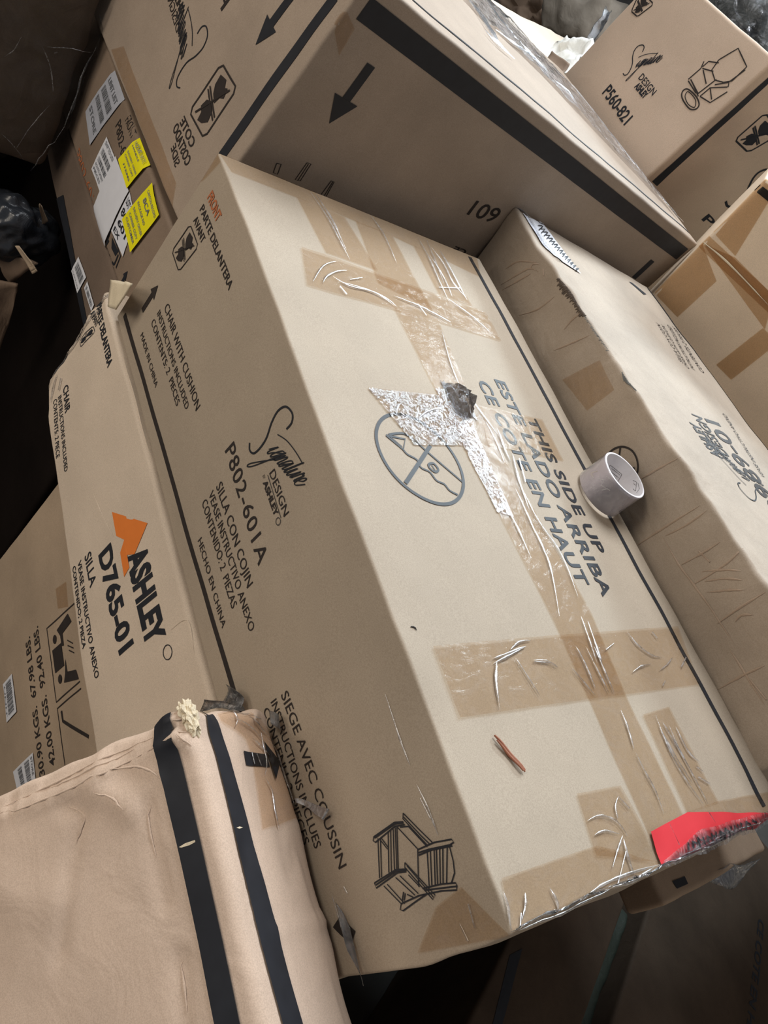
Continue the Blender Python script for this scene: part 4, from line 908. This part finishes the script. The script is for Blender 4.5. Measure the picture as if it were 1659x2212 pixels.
# corrugated scraps
t_ = thing('torn_carton_corner', 'torn corrugated corner of a carton sticking out at the left edge', 'cardboard scrap', at((20, 650), X, -.43))
flap('corrugated_panel', KRAFT_DARK, t_, [at(C4(-60, 400), X, -.44), at(C4(60, 440), X, -.43), at(C4(215, 495), X, -.38), at(C4(60, 620), X, -.41)], .006, .01)
for i in range(4): flap('torn_ply', KRAFT_TAN, t_, [at(C4(90 + i * 14, 395 + i * 18), X, -.41 + i * .004), at(C4(112 + i * 14, 400 + i * 18), X, -.40 + i * .004), at(C4(190 + i * 8, 500 + i * 14), X, -.37 + i * .004), at(C4(165 + i * 8, 515 + i * 14), X, -.38 + i * .004)], .002, .004)
flap('lower_panel', KRAFT_DARK, t_, [at(C4(-40, 590), X, -.40), at(C4(105, 612), X, -.38), at(C4(95, 700), X, -.38), at(C4(-30, 1080), X, -.40)], .006, .008)
t_ = thing('cardboard_scrap', 'small pale curl of torn cardboard beside the black bag', 'cardboard scrap', at(C4(240, 270), X, -.445))
flap('scrap_sheet', KRAFT_TAN, t_, [at(C4(225, 165), X, -.445), at(C4(245, 175), X, -.445), at(C4(270, 250), X, -.445), at(C4(240, 290), X, -.445)], .002, .006)

# ------------------------------------------------------------------ floor-level cartons lower right
de = v(math.cos(math.radians(-62)), math.sin(math.radians(-62)), 0); pe = v(-de.y, de.x, 0)
e0 = at((1077, 2070), Z, -.85); e0 = v(e0.x, e0.y, -.85)
def ebox(o, w_, back_, fwd, z, **k):
    a = o - de * back_; c = o + de * fwd; h = v(0, 0, -(1.25 + z))
    a = v(a.x, a.y, z); c = v(c.x, c.y, z)
    # i along de, j along pe
    return Body([[[a + h, a], [a + pe * w_ + h, a + pe * w_]], [[c + h, c], [c + pe * w_ + h, c + pe * w_]]], **k)
E1 = ebox(e0, .235, .50, .95, -.85, r=.008, cell=.03, bulge=.004, seed=20)
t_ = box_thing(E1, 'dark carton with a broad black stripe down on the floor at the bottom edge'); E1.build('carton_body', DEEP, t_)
s = MB(); sheet(s, E1, 'z+', [C_ for C_ in ((1099, 2064), (1126, 2050), (1081, 2215), (1060, 2215))]); s.build('printed_stripe', INK, t_, False)
e1 = e0 + pe * .30
E2 = ebox(e1, .55, 1.1, .70, -.85, r=.008, cell=.03, bulge=.004, seed=21)
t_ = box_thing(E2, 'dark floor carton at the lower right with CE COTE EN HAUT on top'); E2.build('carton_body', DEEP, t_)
s = MB(); K = dict(mb=s, B=E2); F = 'z+'
T('CE COTE EN HAUT', D4(1560, 930), D4(1400, 2350), D4(1625, 925), .025, **K); s.build('printed_lettering', INK, t_, False)
ebx = at((1330, 2120), Z, -1.0)
t_ = thing('film_bundle', 'dull grey-green plastic-wrapped bundle between the two floor cartons', 'wrapped bundle', v(ebx.x, ebx.y, -1.25))
Gb = ebox(e0 + pe * .245, .045, .45, .95, -.90, r=.01, cell=.02, amp=.006, seed=22); Gb.build('bundle_body', flat('dull_grey_green', (.03, .038, .028), .5, .4, .3, .6), t_)

Hd = Body(slab(.73, .90, 1.12, 2.3, -.325, .42), r=.01, cell=.06, seed=42); t_ = box_thing(Hd, 'flat carton on edge behind the creased one, outside the photo'); Hd.build('carton_body', KRAFT_TAN, t_)  # unseen, added to keep light out of the lower right gap
# unseen cartons added beyond the right edge to shade the gap
Hb = Body(slab(2.12, 2.75, -.1, 1.0, -1.25, .25), r=.01, cell=.08, seed=40); t_ = box_thing(Hb, 'tall carton closing the gap on the right, outside the photo'); Hb.build('carton_body', KRAFT_TAN, t_)
Hc = Body(slab(2.12, 2.75, 1.03, 2.3, -1.25, .45), r=.01, cell=.08, seed=41); t_ = box_thing(Hc, 'taller carton beside it at the far right, outside the photo'); Hc.build('carton_body', KRAFT_TAN, t_)

# ------------------------------------------------------------------ big crumpled carton leaning in the foreground
aL, bL, cL = v(1.0004, .0179, -.0244), v(.027, -.918, .399), v(-.0153, -.399, -.917)
oL = v(.6577, -.0075, -.2067)
lp = lambda i, j, k: oL + aL * (.74 * i) + bL * (.143 * (1 - j)) + cL * (1.125 * (1 - k))
FOLDS = []
def addfold(P, h, wd, face='y'):
    n = -bL if face == 'y' else -cL
    n = n.normalized(); o = lp(.5, 0, .5) if face == 'y' else lp(.5, .5, 1)
    FOLDS.append((smooth_pts([atm(p, o, n) for p in P], False, 4), h, wd, face))
for P, h, wd in (([B2(-200, 1060), B2(0, 985), B2(200, 920), B2(420, 830), B2(640, 720), B2(905, 585), B2(1030, 500)], .004, .006), ([B2(-100, 970), B2(250, 800), B2(520, 650), B2(900, 470)], -.004, .008), ([B2(560, 840), B2(680, 890), B2(760, 960)], .005, .010),
        ([B2(640, 715), B2(780, 700), B2(880, 720), B2(930, 770)], .003, .004), ([B2(380, 930), B2(480, 990), B2(430, 1200), B2(400, 1500), B2(360, 1800)], -.004, .008), ([B2(860, 920), B2(880, 1120), B2(930, 1330), B2(960, 1500)], -.004, .007), ([B2(1050, 1850), B2(1080, 2100), B2(1090, 2300)], -.004, .008),
        ([B2(1020, 515), B2(1090, 545), B2(1150, 590)], .006, .006), ([B2(980, 350), B2(1080, 315), B2(1160, 340)], -.006, .005), ([B2(960, 440), B2(1060, 405), B2(1170, 395)], .006, .005), ([B2(960, 490), B2(1080, 460), B2(1180, 440)], -.006, .005), ([B2(0, 1400), B2(150, 1500), B2(350, 1480)], .003, .02)): addfold(P, h, wd)
for P, h, wd in (([B3(230, 1680), B3(370, 1640), B3(520, 1600), B3(640, 1560)], .003, .006), ([B3(60, 1180), B3(90, 1500), B3(170, 2000), B3(200, 2250)], -.0015, .010), ([B3(270, 1080), B3(330, 1350), B3(350, 1200)], -.003, .008), ([D3(740, 530), D3(800, 800), D3(870, 1200), D3(950, 1650)], .0012, .006)): addfold(P, h, wd, 'z')
def crush_l(u, w):
    e = max(0, 1 - u[0] / .07); top = max(0, 1 - (1 - u[2]) / .12)
    w = w + noise.noise_vector(w * 26) * (.003 + .010 * top) * e
    if u[1] > .8: w = w + Vector((0, -.010, -.002)) * abs(noise.noise(Vector((w.x * 9, 2, 0)))) * top * 1.3
    w = w + noise.noise_vector(Vector((w.x * 6, w.y * 4, w.z * 4))) * .005
    face = 'y' if u[1] < .06 else ('z' if u[2] > .985 else None)
    for P, h, wd, f in FOLDS:
        if f != face: continue
        d2 = min((w - p).length_squared for p in P)
        if d2 < (3 * wd) ** 2:
            w = w + (-bL * -1 if f == 'y' else -cL).normalized() * (h * math.exp(-d2 / wd ** 2)) * (1 if f == 'y' else 1)
    return w
Lb = Body([[[lp(i, j, k) for k in (0, 1)] for j in (0, 1)] for i in (0, 1)], r=.011, cell=.0065, amp=.0012, bulge=.008, seed=30, deform=crush_l)
t_L = box_thing(Lb, 'battered carton leaning in the foreground with two long navy stripes and a ragged corner')
Lb.build('carton_body', KRAFT_WARM, t_L)
s = MB(); sheet(s, Lb, 'y-', [B2(862, 395), B2(985, 340), B2(1420, 2230), B2(1272, 2230)], cell=.005, off=.0018)
sheet(s, Lb, 'z+', [B2(1188, 345), B2(1258, 340), (643, 2225), (605, 2225)], cell=.005, off=.0018); s.build('printed_stripe', INK, t_L, True)
s = MB(); a_, c_, g_ = Lb.px('z+', D3(800, 720)), Lb.px('z+', D3(1098, 745)), None
P = [Lb.px('z+', D3(*p)) for p in ((798, 665), (985, 690), (1008, 790), (820, 778))]; sheet(s, Lb, 'z+', P, cell=.008)
s.hold = True; poly(s, Lb, 'z+', [D3(958, 582), D3(1100, 742), D3(1046, 892), D3(1000, 735)], off=.002); s.build('printed_arrow', INK, t_L, False)
s = MB(); poly(s, Lb, 'y-', [D3(302, 1408), D3(350, 1378), D3(425, 1352), D3(428, 1368), D3(385, 1392), D3(320, 1412)], off=.002); poly(s, Lb, 'z+', [D3(738, 1265), D3(760, 1256), D3(784, 1264), D3(760, 1272)], off=.002); s.build('scratch', FOLD, t_L, False, 'pale scratches through the stripes')
s = MB()
for P in ([D3(720, 360), D3(745, 420), D3(740, 470)], [D3(940, 520), D3(960, 640), D3(975, 760), D3(960, 860)], [D3(870, 560), D3(930, 620), D3(1000, 700)], [D3(1000, 560), D3(1100, 700), D3(1170, 850), D3(1210, 1080)], [D3(960, 880), D3(1010, 980), D3(1030, 1140), D3(1060, 1250)], [D3(1020, 1000), D3(1035, 1160), D3(1070, 1270)], [D3(1110, 720), D3(1160, 860), D3(1190, 1000)], [D3(860, 680), D3(880, 770)], [D3(900, 690), D3(930, 780)], [D3(700, 400), D3(800, 440), D3(900, 520), D3(1000, 640)], [D3(760, 380), D3(900, 440), D3(1020, 540)], [D3(640, 340), D3(780, 370), D3(950, 410)]):
    ridge(s, Lb, 'z+', P, .0010, .002)
s.build('tape_crease', CREASE, t_L)
s = MB(); band(s, Lb, 'z+', [D3(620, 330), D3(900, 380), D3(1080, 540), D3(1190, 900), D3(1230, 1180)], [D3(640, 420), D3(820, 560), D3(870, 760), D3(900, 1000), D3(930, 1280)], off=.0014, wob=.0012, cell=.008); s.build('packing_tape', TAPE, t_L)
s = MB()
for P in ([B2(0, 985), B2(200, 920), B2(420, 830), B2(640, 720), B2(905, 585)], [B2(0, 940), B2(300, 800), B2(600, 640), B2(870, 510)], [B2(570, 845), B2(680, 890), B2(740, 950)], [B2(640, 715), B2(780, 700), B2(880, 720), B2(930, 770)], [B2(390, 935), B2(480, 990), B2(440, 1150)], [B2(862, 925), B2(870, 1080), B2(905, 1230)],
          [B2(1050, 1850), B2(1075, 2000), B2(1090, 2150)], [B2(1030, 520), B2(1090, 545), B2(1130, 570)], [B2(1000, 350), B2(1080, 322), B2(1150, 330)], [B2(1010, 425), B2(1090, 400), B2(1165, 395)], [B2(1030, 490), B2(1110, 462), B2(1165, 450)], [B2(300, 820), B2(520, 720), B2(760, 590)]):
    ridge(s, Lb, 'y-', P, .0011, .0002)
s.build('board_crease', KRAFT_WARM, t_L)
# ragged pulp at the corner and film tufts
def scrap(name, mat, parent, c, r, seed, amp=.6, sub=3, sq=(1, 1, 1)):
    bm = bmesh.new(); bmesh.ops.create_icosphere(bm, subdivisions=sub, radius=1); b = MB()
    vs = [c + Vector((p.co.x * sq[0], p.co.y * sq[1], p.co.z * sq[2])) * r * (1 + amp * noise.noise(p.co * 1.6 + Vector((seed, 0, 0))) + amp * .45 * noise.noise(p.co * 4 + Vector((0, seed, 0)))) for p in bm.verts]
    fs = [tuple(q.index for q in f.verts) for f in bm.faces]; bm.free(); b.add(vs, fs); return b.build(name, mat, parent, False)
k0 = Lb.px('y-', D3(370, 300)); tgt = Lb.snap(k0, 0)
for i, (dx, dy, r_1) in enumerate(((0, 0, .009), (45, 25, .010), (90, 60, .010), (-40, -25, .006), (60, 90, .008), (20, 45, .007), (120, 20, .006))):
    scrap('paper_pulp', FOLD, t_L, Lb.snap(Lb.px('y-', D3(370 + dx, 300 + dy)), .002), r_1 * .8, i + 3, .8, 4, (1.5, .7, .6))
fm = film('smoky_film', (.62, .60, .58), gloss=.35, rough=.15, milk=.15, bump=1, scale=(70, 70, 70))
flap('film_tuft', fm, t_L, [at(D3(660, 280), Y, -.012), at(D3(690, 140), Y, -.016), at(D3(745, 170), Y, -.018), at(D3(800, 330), Y, -.014)], .0006, .008, 'grey scrap of film', 10)
flap('film_tuft', fm, t_L, [at(D3(480, 330), Y, -.03), at(D3(520, 255), Y, -.03), at(D3(700, 290), Y, -.02), at(D3(830, 350), Y, -.014)], .0006, .012, None, 10)
flap('film_tuft', fm, t_L, [at(D3(1010, 340), Y, -.012), at(D3(1100, 380), Y, -.010), at(D3(1110, 500), Y, -.010), at(D3(1040, 450), Y, -.014)], .0006, .008, None, 10)
flap('film_twist', CREASE, t_L, [at(D3(1230, 1035), Y, -.010), at(D3(1480, 1110), Y, -.008), at(D3(1440, 1200), Y, -.012), at(D3(1240, 1080), Y, -.012)], .003, .014, 'twisted knot of clear film', 14, 3)
flap('film_skirt', fm, t_L, [at(B3(610, 1500), Y, -.006), at(B3(700, 1640), Y, -.006), at(B3(780, 1990), Y, -.006), at(B3(690, 1780), Y, -.010)], .0006, .006, None, 10)

# ------------------------------------------------------------------ the empty tape roll
RX, RY, RR, RH = 0.4792, 0.4786, 0.0381, 0.0470
t_ = thing('tape_roll', 'spent grey roll of clear packing tape sitting on the edge of the big carton', 'tape roll', (RX, RY, .0045))
zb = .005
def tube(r0, r1, z0, z1, n=96, wob=0):
    vs = []; fs = []
    prof = [(r0, z0), (r1, z0), (r1 + .0004, z0 + .0008), (r1 + .0004, z1 - .0008), (r1, z1), (r0, z1)]
    for i in range(n):
        a = 2 * math.pi * i / n
        for r, z in prof: vs.append(Vector((RX + math.cos(a) * r, RY + math.sin(a) * r, z)))
    k = len(prof)
    for i in range(n):
        j = (i + 1) % n
        for q in range(k): fs.append((i * k + q, i * k + (q + 1) % k, j * k + (q + 1) % k, j * k + q)[::-1])
    return vs, fs
b = MB(); b.add(*tube(RR - .0032, RR - .0006, zb, zb + RH)); b.build('cardboard_core', flat('grey_core_paper', (.74, .72, .74), .6, .4, .08), t_, False)
b = MB(); b.add(*tube(RR - .0005, RR, zb + .0004, zb + RH - .0004)); b.build('tape_winding', film('clear_winding', (.92, .90, .93), gloss=.35, rough=.12, milk=.15, bump=.3, scale=(60, 60, 60)), t_, False)
b = MB()
def core_pt(px, r, side):
    """point of the roll's wall (inner far side or outer near side) seen at px"""
    d = ray(px); o = CAM - Vector((RX, RY, 0)); A_ = d.x ** 2 + d.y ** 2; B_ = 2 * (o.x * d.x + o.y * d.y); C__ = o.x ** 2 + o.y ** 2 - r * r
    D_ = B_ * B_ - 4 * A_ * C__; t = (-B_ + (1 if side else -1) * math.sqrt(max(0, D_))) / (2 * A_); return CAM + d * t
def wall_line(mb, P, w, r, side):
    pts = []
    for a, c in zip(P, P[1:]):
        for k in range(6): pts.append((a[0] + (c[0] - a[0]) * k / 6, a[1] + (c[1] - a[1]) * k / 6))
    pts.append(P[-1]); Q = [core_pt(p, r, side) for p in pts]; vs = []; fs = []
    for i, p in enumerate(Q):
        d = (Q[min(i + 1, len(Q) - 1)] - Q[max(0, i - 1)]); n = Vector((RX - p.x, RY - p.y, 0)).normalized() * (1 if side else -1); s_ = n.cross(d).normalized() * w / 2; vs += [p - s_, p + s_]
    for i in range(len(Q) - 1): fs.append((2 * i, 2 * i + 1, 2 * i + 3, 2 * i + 2))
    mb.add(vs, fs)
for P in ([(715, 845), (785, 900), (760, 945), (692, 885), (715, 845)], [(725, 865), (775, 905)], [(715, 880), (765, 920)], [(708, 895), (750, 930)], [(850, 935), (872, 945), (868, 1000), (850, 985)], [(880, 950), (890, 985), (872, 1010)], [(855, 955), (868, 965)]):
    wall_line(b, [B1(*p) for p in P], .0005, RR - .0036, True)
b.build('core_print', INKB, t_, False)
b = MB()
for P in ([(600, 890), (640, 880)], [(600, 895), (615, 920)], [(640, 925), (680, 935), (660, 965), (715, 995)], [(650, 910), (665, 950)], [(690, 905), (730, 945)], [(640, 1000), (700, 985)]): wall_line(b, [B1(*p) for p in P], .0012, RR + .0007, False)
b.build('tape_glint_crease', CREASE, t_, False)

# twig and crumbs
t_ = thing('wood_splinter', 'short reddish-brown wooden splinter lying on the big carton top', 'splinter', M.px('z+', (1092, 1630)) + v(0, 0, .003))
b = MB(); P0_, P1_ = M.snap(M.px('z+', B4(5, 525)), .003), M.snap(M.px('z+', B4(180, 732)), .003); d = P1_ - P0_; s1 = d.cross(Z).normalized()
for (of, r_1, a0, a1) in ((-.0012, .0016, 0, 1), (.0012, .0013, .1, .97), (0, .0013, .25, 1.02)):
    vs = []; fs = []
    for i in range(9):
        t = a0 + (a1 - a0) * i / 8; c_ = P0_ + d * t + s1 * of + v(0, 0, .0006 * math.sin(t * 9)); rr = r_1 * (.5 + .5 * math.sin(math.pi * (i + .6) / 9.2))
        for k in range(6): vs.append(c_ + s1 * math.cos(k * 1.047) * rr + Z * math.sin(k * 1.047) * rr)
    for i in range(8):
        for k in range(6): fs.append((i * 6 + k, i * 6 + (k + 1) % 6, (i + 1) * 6 + (k + 1) % 6, (i + 1) * 6 + k))
    b.add(vs, fs)
b.build('splinter_shaft', flat('red_wood', (.30, .12, .07), .7, .3, .3), t_)
b = MB(); ridge(b, M, 'z+', [B0(1068, 1808), B0(1090, 1812), B0(1105, 1832)], .0009, .0006)
o = b.build('fibre_curl', INKB, None); o['label'] = 'tiny black curl of fibre on the big carton top near the seam tape'; o['category'] = 'fibre'
